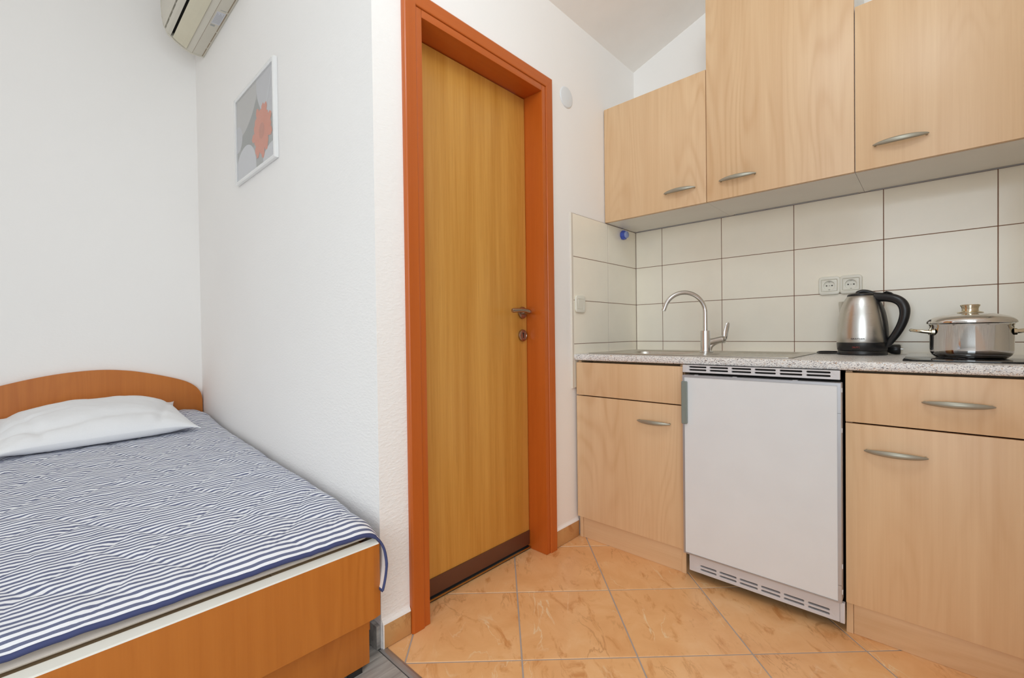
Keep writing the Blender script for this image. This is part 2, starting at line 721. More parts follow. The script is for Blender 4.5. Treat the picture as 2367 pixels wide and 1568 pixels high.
def struct(name, bm, mats, label, cat='wall'):
    return tag(from_bm(name, bm, mats), label, cat, None, 'structure')


# ---- walls
bm = bmesh.new()
add_box(bm, H - 0.12, H, YR, P + 0.12, 0, ZC)
struct('wall_left', bm, 'plaster', 'smooth white plaster wall behind the orange headboard')
bm = bmesh.new()
add_box(bm, H, D - 0.13, P, P + 0.11, 0, ZC)
struct('wall_alcove', bm, 'plaster', 'white stucco wall beside the bed where the framed flower picture hangs')
bm = bmesh.new()
add_box(bm, D - 0.13, D, P, 0.8565, 0, ZC)
add_box(bm, D - 0.13, D, 1.5195, KW, 0, 2.41)
add_box(bm, D - 0.13, D, 0.8565, 1.5195, 2.013, 2.41)
add_box(bm, D - 0.13, D, 0.8565, KW, 2.41, ZC)
wall_door = struct('wall_door', bm, 'plaster', 'white plaster wall around the brown framed door')
bm = bmesh.new()
add_box(bm, D - 0.13, RW + 0.1, KW, KW + 0.12, 0, 3.1)
wall_kitchen = struct('wall_kitchen', bm, 'plaster', 'white wall with cream tiles behind the worktop')
bm = bmesh.new()
add_box(bm, RW, RW + 0.1, P, KW, 0, 3.1)
wall_right = struct('wall_right', bm, 'plaster', 'white side wall at the right end of the kitchenette')
bm = bmesh.new()
add_box(bm, RW + 0.1, XO, P, P + 0.1, 0, ZC)
struct('wall_return', bm, 'plaster', 'white wall returning from the kitchenette to the main room')


def wall_with_window(name, axis, face, out, a0, a1, w0, w1, z0, z1, label):
    bm = bmesh.new()
    lo, hi = min(face, out), max(face, out)

    def bb(p0, p1, q0, q1):
        if axis == 'x':
            add_box(bm, lo, hi, p0, p1, q0, q1)
        else:
            add_box(bm, p0, p1, lo, hi, q0, q1)
    bb(a0, w0, 0, ZC)
    bb(w1, a1, 0, ZC)
    bb(w0, w1, 0, z0)
    bb(w0, w1, z1, ZC)
    struct(name, bm, 'plaster', label)


wall_with_window('wall_outer', 'x', XO, XO + 0.2, YR, P + 0.1, -2.15, 0.15, 0.35, 2.55, 'white outer wall with a window behind the photographer')
wall_with_window('wall_rear', 'y', YR, YR - 0.2, H - 0.12, XO + 0.2, -0.6, 1.6, 0.35, 2.55, 'white rear wall with a window opposite the kitchenette')


def window(name, axis, face, w0, w1, z0, z1, label):
    root = empty(name, ((face, (w0 + w1) / 2, z0) if axis == 'x' else ((w0 + w1) / 2, face, z0)), label, 'window', None, 'structure')
    t = 0.05
    for nm, (p0, p1, q0, q1) in (('frame_bar', (w0, w0 + t, z0, z1)), ('frame_bar', (w1 - t, w1, z0, z1)), ('frame_bar', (w0 + t, w1 - t, z0, z0 + t)),
                                 ('frame_bar', (w0 + t, w1 - t, z1 - t, z1)), ('frame_bar', ((w0 + w1) / 2 - t / 2, (w0 + w1) / 2 + t / 2, z0 + t, z1 - t))):
        s = 0.10 if axis == 'x' else -0.10
        a, b = sorted((face + s, face + s * 1.6))
        if axis == 'x':
            box(nm, a, b, p0, p1, q0, q1, 'white_enamel', root, 0.004)
        else:
            box(nm, p0, p1, a, b, q0, q1, 'white_enamel', root, 0.004)
    return root


window('window_1', 'x', XO, -2.15, 0.15, 0.35, 2.55, 'white framed window in the outer wall')
window('window_2', 'y', YR, -0.6, 1.6, 0.35, 2.55, 'white framed window in the rear wall')

# ---- ceiling: level over the bed, sloping up from the door wall over the kitchenette
bm = bmesh.new()
add_box(bm, H - 0.12, XO + 0.2, YR - 0.2, P + 0.0399, ZC, ZC + 0.1)
SL = 0.35
zs = lambda x: 2.412 + SL * (x - D)
add_prism(bm, [(D, zs(D)), (RW, zs(RW)), (RW, zs(RW) + 0.12), (D, zs(D) + 0.12)], 'y', P + 0.0401, KW)
add_prism(bm, [(D, zs(D)), (RW, zs(RW)), (RW, ZC - 0.0005), (D, ZC - 0.0005)], 'y', P, P + 0.04)
add_box(bm, RW, XO + 0.2, P, P + 0.1, ZC, ZC + 0.1)
tag(from_bm('ceiling', bm, 'ceiling'), 'off white ceiling sloping up over the kitchenette', 'ceiling', None, 'structure')

# ---- floor
bm = bmesh.new()
add_box(bm, H - 0.12, XO + 0.2, YR - 0.2, KW + 0.12, -0.12, -0.008)
bm2 = bmesh.new()
floor = tag(from_bm('floor', bm, 'grout_f'), 'floor of orange marble tiles by the kitchenette and grey laminate under the bed', 'floor', None, 'structure')
box('grout', D - 0.1, XO, 0.72, KW, -0.0079, -0.0016, 'grout_f', floor)

E1 = Vector((0.2445, 0.2380))
E2 = Vector((0.2435, -0.2445))
O0 = Vector((-1.120, 1.205))


def lat(u, v):
    q = O0 + E1 * u + E2 * v
    return (q.x, q.y)


def prism_obj(name, poly, z0, z1, mat, parent, bev=0.0012):
    bm = bmesh.new()
    add_prism(bm, poly, 'z', z0, z1)
    bmesh.ops.recalc_face_normals(bm, faces=bm.faces[:])
    top = [e for e in bm.edges if all(abs(v.co.z - z1) < 1e-6 for v in e.verts)]
    if bev:
        bmesh.ops.bevel(bm, geom=top, offset=bev, segments=1, affect='EDGES')
    return from_bm(name, bm, mat, parent)


g = 0.0065
for i in range(-6, 9):
    for j in range(-6, 9):
        q = [lat(i + g, j + g), lat(i + 1 - g, j + g), lat(i + 1 - g, j + 1 - g), lat(i + g, j + 1 - g)]
        if max(abs(a[0]) for a in q) > 3:
            continue
        q = clip(q, D - 0.10, RW - 0.002 if min(a[1] for a in q) > 0.75 else XO, 0.7235, KW)
        if len(q) >= 3:
            ar = abs(sum(q[k][0] * q[(k + 1) % len(q)][1] - q[(k + 1) % len(q)][0] * q[k][1] for k in range(len(q)))) / 2
            if ar > 0.0006 and min(a[1] for a in q) < 1.9:
                prism_obj('tile', q, -0.0078, 0.0, 'ftile', floor)

# grey laminate planks, running across the room
rw = 0.19
xx = H
r_ = 0
while xx < XO:
    y = YR - (r_ % 3) * 0.4
    while y < 0.6985:
        y0, y1 = max(y, YR) + 0.0006, min(y + 1.2, 0.6985) - 0.0006
        if y1 - y0 > 0.02:
            prism_obj('plank', [(xx + .0006, y0), (min(xx + rw, XO) - .0006, y0), (min(xx + rw, XO) - .0006, y1), (xx + .0006, y1)], -0.0078, 0.0, 'laminate', floor, 0.0008)
        y += 1.2
    xx += rw
    r_ += 1

# aluminium joint strip between laminate and tiles
bm = bmesh.new()
add_prism(bm, [(0.6995, -0.0078), (0.7225, -0.0078), (0.7225, 0.0008), (0.716, 0.0026), (0.706, 0.0026), (0.6995, 0.0008)], 'x', D - 0.001, XO - 0.02)
tag(from_bm('trim_1', bm, 'trim_alu'), 'flat grey metal strip where laminate meets the orange tiles', 'trim', None, 'structure')

# ---- skirtings
root = empty('baseboard_left', (D, 0.76, 0), 'short orange tile skirting between the bed and the door frame', 'skirting', None, 'structure')
box('tile', D, D + 0.008, 0.713, 0.808, 0.002, 0.074, 'skirt_shaded', root, 0.0015)
bm = bmesh.new()
add_prism(bm, [(D, 0.074), (D + 0.008, 0.0742), (D + 0.006, 0.080), (D + 0.002, 0.086), (D, 0.094)], 'y', 0.709, 0.808)
from_bm('plaster_bead', bm, 'plaster', root)
box('joint', D + 0.0002, D + 0.0075, 0.7088, 0.713, 0.001, 0.076, 'plaster', root)
root = empty('baseboard_right', (D, 1.65, 0), 'short orange tile skirting between the door frame and the base unit', 'skirting', None, 'structure')
box('tile', D, D + 0.008, 1.568, 1.742, 0.002, 0.074, 'skirt_shaded', root, 0.0015)
bm = bmesh.new()
add_prism(bm, [(D, 0.074), (D + 0.008, 0.0742), (D + 0.006, 0.079), (D + 0.002, 0.084), (D, 0.09)], 'y', 1.568, 1.742)
from_bm('plaster_bead', bm, 'plaster', root)
tag(box('baseboard_alcove', H + 0.002, D - 0.006, P - 0.013, P - 0.0005, 0.0, 0.072, 'laminate', None, 0.002), 'grey laminate skirting along the wall behind the bed end', 'skirting', None, 'structure')

# ---- wall tiles
ROWS = [0.698, 0.904, 1.108, 1.312, 1.512]


def tiled(parent, axis, face, back, cols, rows, flip=1):
    lo, hi = min(face, back), max(face, back)
    gl, gh = (lo + 0.0012, hi) if face < back else (lo, hi - 0.0012)
    if axis == 'y':
        box('grout', cols[0], cols[-1], gl, gh - 0.0002, rows[0], rows[-1], 'grout_w', parent)
    else:
        box('grout', gl + 0.0002, gh, cols[0], cols[-1], rows[0], rows[-1], 'grout_w', parent)
    gap = 0.0013
    for a, b in zip(cols[:-1], cols[1:]):
        for c, d in zip(rows[:-1], rows[1:]):
            if axis == 'y':
                box('tile', a + gap, b - gap, lo, hi - 0.0003, c + gap, d - gap, 'wtile', parent, 0.0008, 1)
            else:
                box('tile', lo + 0.0003 if face > back else lo, hi if face > back else hi - 0.0003, a + gap, b - gap, c + gap, d - gap, 'wtile', parent, 0.0008, 1)


tiled(wall_kitchen, 'y', K, KW, [-1.2135, -1.061, -0.756, -0.449, -0.141, 0.169, 0.3275], ROWS)
tiled(wall_door, 'x', DT, D, [1.7185, 2.026, KW - 0.0005], ROWS)
tiled(wall_right, 'x', RW - 0.0065, RW, [1.70, 2.005, KW - 0.0005], ROWS)
# plastic edge strip of the tiling
bm = bmesh.new()
add_prism(bm, [(D, 1.7015), (DT + 0.0008, 1.7045), (DT + 0.0008, 1.718), (D, 1.718)], 'z', 0.698, 1.512)
tag(from_bm('trim_2', bm, 'tile_edge'), 'cream plastic edge strip down the left side of the wall tiles', 'trim', None, 'structure')

# ------------------------------------------------------------------ door
door = empty('door_1', (D - 0.086, 1.186, 0), 'golden oak veneer door in an orange brown timber frame', 'door', None, 'structure')


def board_y(name, y0, y1, z0, z1, outer, mat):
    """casing board, profile in (x, across)."""
    bm = bmesh.new()
    # profile: across coordinate from outer (0) to inner (w)
    w = (y1 - y0) if name != 'top' else (z1 - z0)
    prof = [(0, 0), (0.010, 0), (0.0145, 0.002), (0.0165, 0.006), (0.0165, w - 0.004), (0.0155, w - 0.0012), (0.013, w), (0, w)]
    if name == 'top':
        pts = [(D + a, z1 - b) for a, b in prof]
        A = [bm.verts.new((x, y0 + (z1 - z), z)) for x, z in pts]
        B = [bm.verts.new((x, y1 - (z1 - z), z)) for x, z in pts]
    elif outer == 'lo':
        pts = [(D + a, y0 + b) for a, b in prof]
        A = [bm.verts.new((x, y, z0)) for x, y in pts]
        B = [bm.verts.new((x, y, z1 - (y - y0))) for x, y in pts]
    else:
        pts = [(D + a, y1 - b) for a, b in prof]
        A = [bm.verts.new((x, y, z0)) for x, y in pts]
        B = [bm.verts.new((x, y, z1 - (y1 - y))) for x, y in pts]
    n = len(pts)
    for i in range(n):
        j = (i + 1) % n
        bm.faces.new([A[i], A[j], B[j], B[i]])
    bm.faces.new(A)
    bm.faces.new(B)
    return from_bm('casing', bm, mat, door)


board_y('side', 0.8095, 0.8565, 0.0005, 2.062, 'lo', 'casing')
board_y('side', 1.5195, 1.566, 0.0005, 2.062, 'hi', 'casing')
board_y('top', 0.8095, 1.566, 2.0135, 2.062, 'hi', 'casing_h')
JX0, JX1 = D - 0.128, D + 0.0125
LX = D - 0.086          # leaf front face
bm = bmesh.new()
add_box(bm, JX0, JX1, 0.8570, 0.8795, 0.0005, 2.0125, 0.002)
from_bm('jamb', bm, 'casing', door, auto=40)
bm = bmesh.new()
add_box(bm, JX0, JX1, 1.4935, 1.5190, 0.0005, 2.0125, 0.002)
from_bm('jamb', bm, 'casing', door, auto=40)
bm = bmesh.new()
add_box(bm, JX0, JX1, 0.8797, 1.4933, 1.9865, 2.0125, 0.002)
from_bm('jamb', bm, 'casing_h', door, auto=40)
box('light_stop', JX0, LX - 0.034, 0.8797, 0.892, 0.0005, 1.9863, 'casing', door)  # unseen strips added behind the leaf to block light leaks
box('light_stop', JX0, LX - 0.034, 1.481, 1.4933, 0.0005, 1.9863, 'casing', door)
leaf = box('leaf', LX - 0.033, LX, 0.8812, 1.4908, 0.019, 1.9835, 'door', door, 0.001)
tag(leaf, 'golden oak veneer leaf')
tag(box('kick_strip', LX + 0.0002, LX + 0.0035, 0.8815, 1.4905, 0.021, 0.083, 'kick', leaf, 0.001), 'dark brown bottom strip')
bm = bmesh.new()
add_box(bm, LX - 0.05, LX + 0.004, 0.8797, 1.4933, 0.0005, 0.010)
from_bm('threshold_gap', bm, 'dark', door)  # dark colour stands in for the black gap below the leaf
box('threshold_line', LX + 0.0042, LX + 0.0085, 0.8797, 1.4933, 0.006, 0.0125, 'brass', door, 0.001)
# lever handle
HY = 1.4605
bm = bmesh.new()
add_lathe(bm, [(0, 0.0003), (0.0255, 0.0003), (0.0265, 0.003), (0.025, 0.0075), (0.019, 0.0095), (0.013, 0.0105), (0, 0.0105)], (LX, HY, 1.046), 'x', 32)
pth = [(LX + 0.009, HY, 1.046), (LX + 0.03, HY, 1.046), (LX + 0.048, HY - 0.002, 1.046), (LX + 0.056, HY - 0.014, 1.048), (LX + 0.056, HY - 0.04, 1.0525), (LX + 0.054, HY - 0.075, 1.053), (LX + 0.051, HY - 0.107, 1.051), (LX + 0.0505, HY - 0.116, 1.0505)]
rad = [0.009, 0.0085, 0.0088, 0.0098, 0.0092, 0.0088, 0.0095, 0.0075]
sp = smooth_path([tuple(p) + (r,) for p, r in zip(pth, rad)], 6)
add_tube(bm, [p[:3] for p in sp], [(p[3] * 0.8, p[3]) for p in sp], 16)
tag(from_bm('lever_handle', bm, 'bronze_nickel', leaf, auto=50), 'warm nickel lever')
bm = bmesh.new()
add_lathe(bm, [(0, 0.0003), (0.0255, 0.0003), (0.0265, 0.003), (0.025, 0.0075), (0.0195, 0.0095), (0.0185, 0.0075), (0, 0.0075)], (LX, HY, 0.947), 'x', 32)
add_prism(bm, [(HY - 0.0025, 0.936), (HY + 0.0025, 0.936), (HY + 0.0025, 0.951), (HY + 0.0045, 0.954), (HY + 0.0045, 0.958), (HY, 0.9605), (HY - 0.0045, 0.958), (HY - 0.0045, 0.954), (HY - 0.0025, 0.951)], 'x', LX + 0.0072, LX + 0.0078, 1)
tag(from_bm('key_escutcheon', bm, ('bronze_nickel', 'dark'), leaf, auto=50), 'round plate with a keyhole')

# ------------------------------------------------------------------ handles for the units


def bow_handle(parent, xc, z, yface, L=0.143):
    bm = bmesh.new()
    n = 26
    pts, rad = [], []
    for i in range(n + 1):
        t = -1 + 2 * i / n
        dep = 0.011 + 0.0155 * (1 - t * t)
        pts.append((xc + t * L / 2, yface - dep, z))
        e = max(0.0, 1 - abs(t) ** 9)
        rad.append(((0.003 + 0.0024 * (1 - t * t)) * (0.4 + 0.6 * e), (0.0042 + 0.0048 * (1 - t * t)) * (0.4 + 0.6 * e)))
    add_tube(bm, pts, rad, 14)
    for s in (-1, 1):
        x = xc + s * (L / 2 - 0.006)
        add_tube(bm, [(x, yface - 0.014, z), (x, yface - 0.0004, z)], 0.0036, 10)
    return tag(from_bm('bow_handle', bm, 'nickel', parent, auto=60), 'satin nickel bow handle')


# ------------------------------------------------------------------ wall units
YU = 2.004
ZU = 1.514


def wall_unit(name, x0, x1, ztop, hx, label):
    root = empty(name, ((x0 + x1) / 2, KW, ZU), label, 'cabinet', 'wall units above the worktop')
    t = 0.018
    yb, yf = KW - 0.0008, YU + 0.0195
    bm = bmesh.new()
    add_box(bm, x0, x0 + t, yf, yb, ZU, ztop)
    add_box(bm, x1 - t, x1, yf, yb, ZU, ztop)
    add_box(bm, x0 + t, x1 - t, yf, yb - 0.018, ZU, ZU + t)
    add_box(bm, x0 + t, x1 - t, yf, yb - 0.018, ztop - t, ztop)
    from_bm('carcass', bm, 'carcass', root)
    box('back_panel', x0 + t + 0.0003, x1 - t - 0.0003, yb - 0.0178, yb - 0.001, ZU + 0.006, ztop, 'hardboard_shade', root)
    d = box('door', x0 + 0.0008, x1 - 0.0008, YU, YU + 0.018, ZU + 0.0005, ztop, 'beech', root, 0.0015)
    bow_handle(d, hx, 1.5895, YU)
    return root


wall_unit('wall_cabinet', -1.2185, -0.7135, 2.0865, -0.829, 'lowest left beech wall unit next to the door wall, handle at its lower right')
wall_unit('wall_cabinet', -0.7128, -0.2005, 2.43, -0.587, 'tall middle beech wall unit rising above its neighbours, handle at its lower left')
wall_unit('wall_cabinet', -0.1995, 0.301, 2.094, -0.078, 'right hand beech wall unit above the kettle and pot')

# ------------------------------------------------------------------ base units
YF = 1.722


def base_unit(name, x0, x1, ztop, drawer_handle, door_handle, label):
    root = empty(name, ((x0 + x1) / 2, 2.0, 0), label, 'cabinet', 'base units under the worktop')
    t = 0.017
    bm = bmesh.new()
    yf, yb = YF + 0.0195, 2.29
    add_box(bm, x0, x0 + t, yf, yb, 0.0005, 0.826)
    add_box(bm, x1 - t, x1, yf, yb, 0.0005, 0.826)
    add_box(bm, x0 + t, x1 - t, yf, yb, 0.105, 0.12)
    add_box(bm, x0 + t, x1 - t, yb - 0.004, yb, 0.12, 0.826)
    add_box(bm, x0 + t, x1 - t, yf + 0.1, yf + 0.19, 0.808, 0.822)
    from_bm('carcass', bm, 'beech', root)
    dr = box('drawer_front', x0 + 0.001, x1 - 0.001, YF, YF + 0.018, 0.6695, ztop, 'beech', root, 0.0018)
    do = box('door', x0 + 0.001, x1 - 0.001, YF, YF + 0.018, 0.103, 0.665, 'beech', root, 0.0018)
    box('plinth', x0 + t + 0.0008, x1 - t - 0.0008, YF + 0.0225, YF + 0.0385, 0.0005, 0.1045, 'beech_h', root, 0.0006)
    if drawer_handle is not None:
        bow_handle(dr, drawer_handle, 0.7465, YF)
    bow_handle(do, door_handle, 0.5885, YF)
    return root


base_unit('base_cabinet', -1.208, -0.7075, 0.819, None, -0.826, 'left beech base unit beside the door wall with a plain blind drawer front')
base_unit('base_cabinet', -0.1985, 0.3015, 0.8215, 0.0495, -0.0795, 'right beech base unit with a drawer, below the hob')

# ------------------------------------------------------------------ fridge
fr = empty('fridge', (-0.453, 2.0, 0), 'small white built in fridge between the two beech base units', 'fridge')
bm = bmesh.new()
add_box(bm, -0.693, -0.213, 1.752, 2.26, 0.03, 0.797, 0.004)
add_box(bm, -0.68, -0.65, 1.80, 1.83, 0.0005, 0.03)
add_box(bm, -0.256, -0.226, 1.80, 1.83, 0.0005, 0.03)
add_box(bm, -0.68, -0.65, 2.18, 2.21, 0.0005, 0.03)
add_box(bm, -0.256, -0.226, 2.18, 2.21, 0.0005, 0.03)
tag(from_bm('body', bm, 'dark', fr, auto=40), 'dark housing')
X0, X1, Z0, Z1 = -0.6985, -0.2055, 0.1055, 0.7895
dr = box('door', X0, X1, 1.699, 1.742, Z0, Z1, 'grey_plastic', fr, 0.003)
tag(dr, 'white door in a grey frame')
tag(box('door_panel', X0 + 0.0065, X1 - 0.009, 1.6968, 1.6993, Z0 + 0.0045, Z1 - 0.008, 'white_enamel', dr, 0.0006, 1), 'white sheet panel')
bm = bmesh.new()
add_prism(bm, [(X0, Z1), (X1, Z1), (X1 - 0.009, Z1 - 0.008), (X0 + 0.0065, Z1 - 0.008)], 'y', 1.6955, 1.6988)
add_prism(bm, [(X0, Z0), (X0 + 0.0065, Z0 + 0.0045), (X1 - 0.009, Z0 + 0.0045), (X1, Z0)], 'y', 1.6955, 1.6988)
add_prism(bm, [(X0, Z0), (X0, Z1), (X0 + 0.0065, Z1 - 0.008), (X0 + 0.0065, Z0 + 0.0045)], 'y', 1.6955, 1.6988)
add_prism(bm, [(X1, 0.6965), (X1, Z1), (X1 - 0.009, Z1 - 0.008), (X1 - 0.009, 0.6965)], 'y', 1.6955, 1.6988)
add_prism(bm, [(X1, 0.162), (X1, 0.6955), (X1 - 0.009, 0.6955), (X1 - 0.009, 0.162)], 'y', 1.6955, 1.6988)
add_prism(bm, [(X1, Z0), (X1, 0.161), (X1 - 0.009, 0.161), (X1 - 0.009, Z0 + 0.0045)], 'y', 1.6955, 1.6988)
tag(from_bm('door_trim', bm, 'alu', dr), 'aluminium edge strips')
for k, xx in enumerate((-0.655, -0.52, -0.335)):
    box('trim_clip', xx, xx + 0.014, 1.7, 1.708, Z1 - 0.0003, Z1 + 0.002, 'grey_plastic', dr, 0.0008, 1)
for zz in (0.76, 0.635, 0.21, 0.13):
    box('side_clip', X1 - 0.0002, X1 + 0.0022, 1.706, 1.712, zz, zz + 0.014, 'white_enamel', dr, 0.0006, 1)
bm = bmesh.new()
add_prism(bm, rrect(X0 - 0.001, X0 + 0.0195, 0.604, 0.766, 0.0035, 4), 'y', 1.684, 1.6953)
bmesh.ops.bevel(bm, geom=[e for e in bm.edges if all(abs(v.co.y - 1.684) < 1e-6 for v in e.verts)], offset=0.003, segments=3, affect='EDGES')
tag(from_bm('grip', bm, 'fridge_grip', dr, auto=50), 'grey green grip at the left edge')


def slots(pairs, zs_, h):
    out = []
    for a, b in pairs:
        for z in zs_:
            out.append(rrect(a, b, z - h / 2, z + h / 2, h / 2 - 0.0002, 4))
    return out


def spread_pairs(a, b, n, w):
    st = (b - a - w) / (n - 1)
    return [(a + i * st, a + i * st + w) for i in range(n)]


pr = spread_pairs(-0.676, -0.2325, 6, 0.0645)
plate('top_grille', [rrect(-0.7005, -0.2085, 0.7995, 0.8275, 0.001, 2)] + slots(pr, (0.8205, 0.8095), 0.0062), 'y', 1.7035, 1.716, 'grey_plastic', fr, 0.0006)
box('top_slot_shade', -0.699, -0.211, 1.7172, 1.7185, 0.80, 0.827, 'dark', fr)  # dark sheet standing in for the shade behind the slots
pr = spread_pairs(-0.645, -0.2395, 6, 0.0585)
plate('bottom_grille', [rrect(-0.6865, -0.2135, 0.0335, 0.1005, 0.0015, 2)] + slots(pr, (0.062, 0.0485), 0.0066), 'y', 1.72, 1.733, 'grey_plastic', fr, 0.0008)
box('bottom_slot_shade', -0.684, -0.215, 1.734, 1.7355, 0.035, 0.098, 'dark', fr)  # shade of the lower slots, likewise a dark sheet
box('bottom_grille_cap', -0.213, -0.2005, 1.7195, 1.7335, 0.033, 0.0975, 'grey_plastic', fr, 0.001)

# ------------------------------------------------------------------ worktop
ZT = 0.857
SX0, SX1, SY0, SY1 = -1.19, -0.352, 1.786, 2.262   # sink plate
bm = bmesh.new()
WX0, WX1, WY0, WY1 = -1.2145, 0.3275, 1.716, 2.3195
zb = 0.829
prof = [(WY0 + 0.02, zb), (WY0 + 0.004, zb), (WY0 + 0.001, zb + 0.003), (WY0, zb + 0.008), (WY0, ZT - 0.009), (WY0 + 0.0012, ZT - 0.0045), (WY0 + 0.0045, ZT - 0.0012), (WY0 + 0.009, ZT), (WY0 + 0.02, ZT)]
add_prism(bm, prof, 'x', WX0, WX1)
hx0, hx1, hy0, hy1 = SX0 + 0.02, SX1 - 0.02, SY0 + 0.02, SY1 - 0.02
add_box(bm, WX0, WX1, WY0 + 0.02, hy0, zb, ZT)
add_box(bm, WX0, WX1, hy1, WY1, zb, ZT)
add_box(bm, WX0, hx0, hy0, hy1, zb, ZT)
add_box(bm, hx1, WX1, hy0, hy1, zb, ZT)
bmesh.ops.remove_doubles(bm, verts=bm.verts[:], dist=1e-5)
tag(from_bm('worktop', bm, 'granite', None, auto=60), 'grey speckled stone effect worktop running over fridge and base units', 'worktop')

# ------------------------------------------------------------------ sink
sk = empty('kitchen_sink', ((SX0 + SX1) / 2, (SY0 + SY1) / 2, ZT), 'stainless steel inset sink with drainer let into the speckled worktop', 'sink')
bx0, bx1, by0, by1 = -1.125, -0.765, 1.835, 2.175
dx0, dx1, dy0, dy1 = -0.665, -0.395, 1.825, 2.215
plate('rim', [rrect(SX0, SX1, SY0, SY1, 0.02), rrect(bx0, bx1, by0, by1, 0.07, 10), rrect(dx0, dx1, dy0, dy1, 0.04, 8)], 'z', ZT + 0.0002, ZT + 0.0036, 'sink_steel', sk, 0.0012)


def basin(name, x0, x1, y0, y1, r, levels):
    bm = bmesh.new()
    rings = []
    for inset, z in levels:
        rings.append([bm.verts.new((a, b, z)) for a, b in rrect(x0 + inset, x1 - inset, y0 + inset, y1 - inset, max(r - inset * 0.5, 0.01), 10)])
    for a, b in zip(rings[:-1], rings[1:]):
        n = len(a)
        for i in range(n):
            j = (i + 1) % n
            bm.faces.new([a[i], a[j], b[j], b[i]])
    bm.faces.new(rings[-1])
    o = from_bm(name, bm, 'sink_steel', sk, auto=60)
    return o


zr = ZT + 0.0034
bas = basin('bowl', bx0, bx1, by0, by1, 0.07, [(-0.002, zr), (0.003, zr - 0.001), (0.007, zr - 0.006), (0.012, zr - 0.03), (0.02, zr - 0.13), (0.035, zr - 0.145)])
bm = bmesh.new()
add_lathe(bm, [(0, 0.001), (0.036, 0.001), (0.038, 0.003), (0.03, 0.004), (0.02, 0.002), (0, 0.002)], ((bx0 + bx1) / 2, (by0 + by1) / 2, zr - 0.145), 'z', 32)
from_bm('drain', bm, 'chrome', bas, auto=50)
drn = basin('drainer', dx0, dx1, dy0, dy1, 0.04, [(-0.002, zr), (0.003, zr - 0.0008), (0.008, zr - 0.005), (0.014, zr - 0.007)])
bm = bmesh.new()
for k in range(7):
    x = dx0 + 0.045 + k * 0.03
    add_tube(bm, [(x, dy0 + 0.04, zr - 0.007), (x, dy1 - 0.04, zr - 0.007)], (0.006), 10, 0, Vector((0, 0, 1)), 0.45)
from_bm('ribs', bm, 'sink_steel', drn, auto=50)

# ------------------------------------------------------------------ faucet
FX, FY = -0.722, 2.075
VR = Vector((0.729, 0.684, 0)).normalized()     # sideways
fa = empty('kitchen_faucet', (FX, FY, ZT + 0.0036), 'chrome gooseneck mixer tap standing on the steel sink', 'faucet')
f0 = Vector((FX, FY, 0))
zf = ZT + 0.0036
f0 = f0 - VR * 0.026
bm = bmesh.new()
add_lathe(bm, [(0, 0.0003), (0.0262, 0.0003), (0.0262, 0.003), (0.0222, 0.0055), (0.0213, 0.015), (0.0208, 0.095), (0.020, 0.0975), (0.0115, 0.0982), (0, 0.0982)], (f0.x, f0.y, zf), 'z', 36)
# side branch to the lever cartridge
bp = [(f0 + VR * 0.004 + Vector((0, 0, zf + 0.040)), 0.0165), (f0 + VR * 0.020 + Vector((0, 0, zf + 0.046)), 0.0165), (f0 + VR * 0.042 + Vector((0, 0, zf + 0.051)), 0.0160), (f0 + VR * 0.062 + Vector((0, 0, zf + 0.055)), 0.0165), (f0 + VR * 0.07 + Vector((0, 0, zf + 0.057)), 0.0165)]
s2 = smooth_path([tuple(a) + (b,) for a, b in bp], 6)
add_tube(bm, [p[:3] for p in s2], [p[3] for p in s2], 20)
ft = [(f0 + VR * 0.016 + Vector((0, 0, zf + 0.001)), 0.0125), (f0 + VR * 0.0165 + Vector((0, 0, zf + 0.012)), 0.0115), (f0 + VR * 0.023 + Vector((0, 0, zf + 0.028)), 0.0112), (f0 + VR * 0.037 + Vector((0, 0, zf + 0.041)), 0.0118), (f0 + VR * 0.055 + Vector((0, 0, zf + 0.049)), 0.012)]
s2 = smooth_path([tuple(a) + (b,) for a, b in ft], 6)
add_tube(bm, [p[:3] for p in s2], [p[3] for p in s2], 20, 0, Vector((-VR.y, VR.x, 0)))
add_lathe(bm, [(0, 0.0003), (0.017, 0.0003), (0.017, 0.003), (0.0145, 0.005), (0, 0.005)], tuple(f0 + VR * 0.018 + Vector((0, 0, zf))), 'z', 28)
tag(from_bm('body', bm, 'chrome', fa, auto=50), 'chrome body')
bm = bmesh.new()
SD = VR * -1.0
Rr = 0.0925
sp = []
c0 = f0 + Vector((0, 0, zf + 0.09))
sp.append(tuple(c0))
sp.append(tuple(c0 + Vector((0, 0, 0.05))))
zc = zf + 0.178
cc = f0 + SD * Rr
for k in range(0, 27):
    a = PI * k / 22.0
    if a > R(168):
        break
    q = cc - SD * (Rr * math.cos(a)) + Vector((0, 0, zc + Rr * 0.98 * math.sin(a)))
    sp.append(tuple(q))
last = Vector(sp[-1])
dirn = (last - Vector(sp[-2])).normalized()
sp.append(tuple(last + dirn * 0.016))
rr = [0.0098] * len(sp)
add_tube(bm, sp, rr, 20, 0, Vector((-VR.y, VR.x, 0)))
tag(from_bm('spout', bm, 'chrome', fa, auto=60), 'curved chrome spout')
bm = bmesh.new()
hub = f0 + VR * 0.07 + Vector((0, 0, zf + 0.056))
ax = (VR * 0.95 + Vector((0, 0, 0.25))).normalized()
add_tube(bm, [hub - ax * 0.001, hub + ax * 0.012, hub + ax * 0.0165], [0.0175, 0.0175, 0.013], 24)
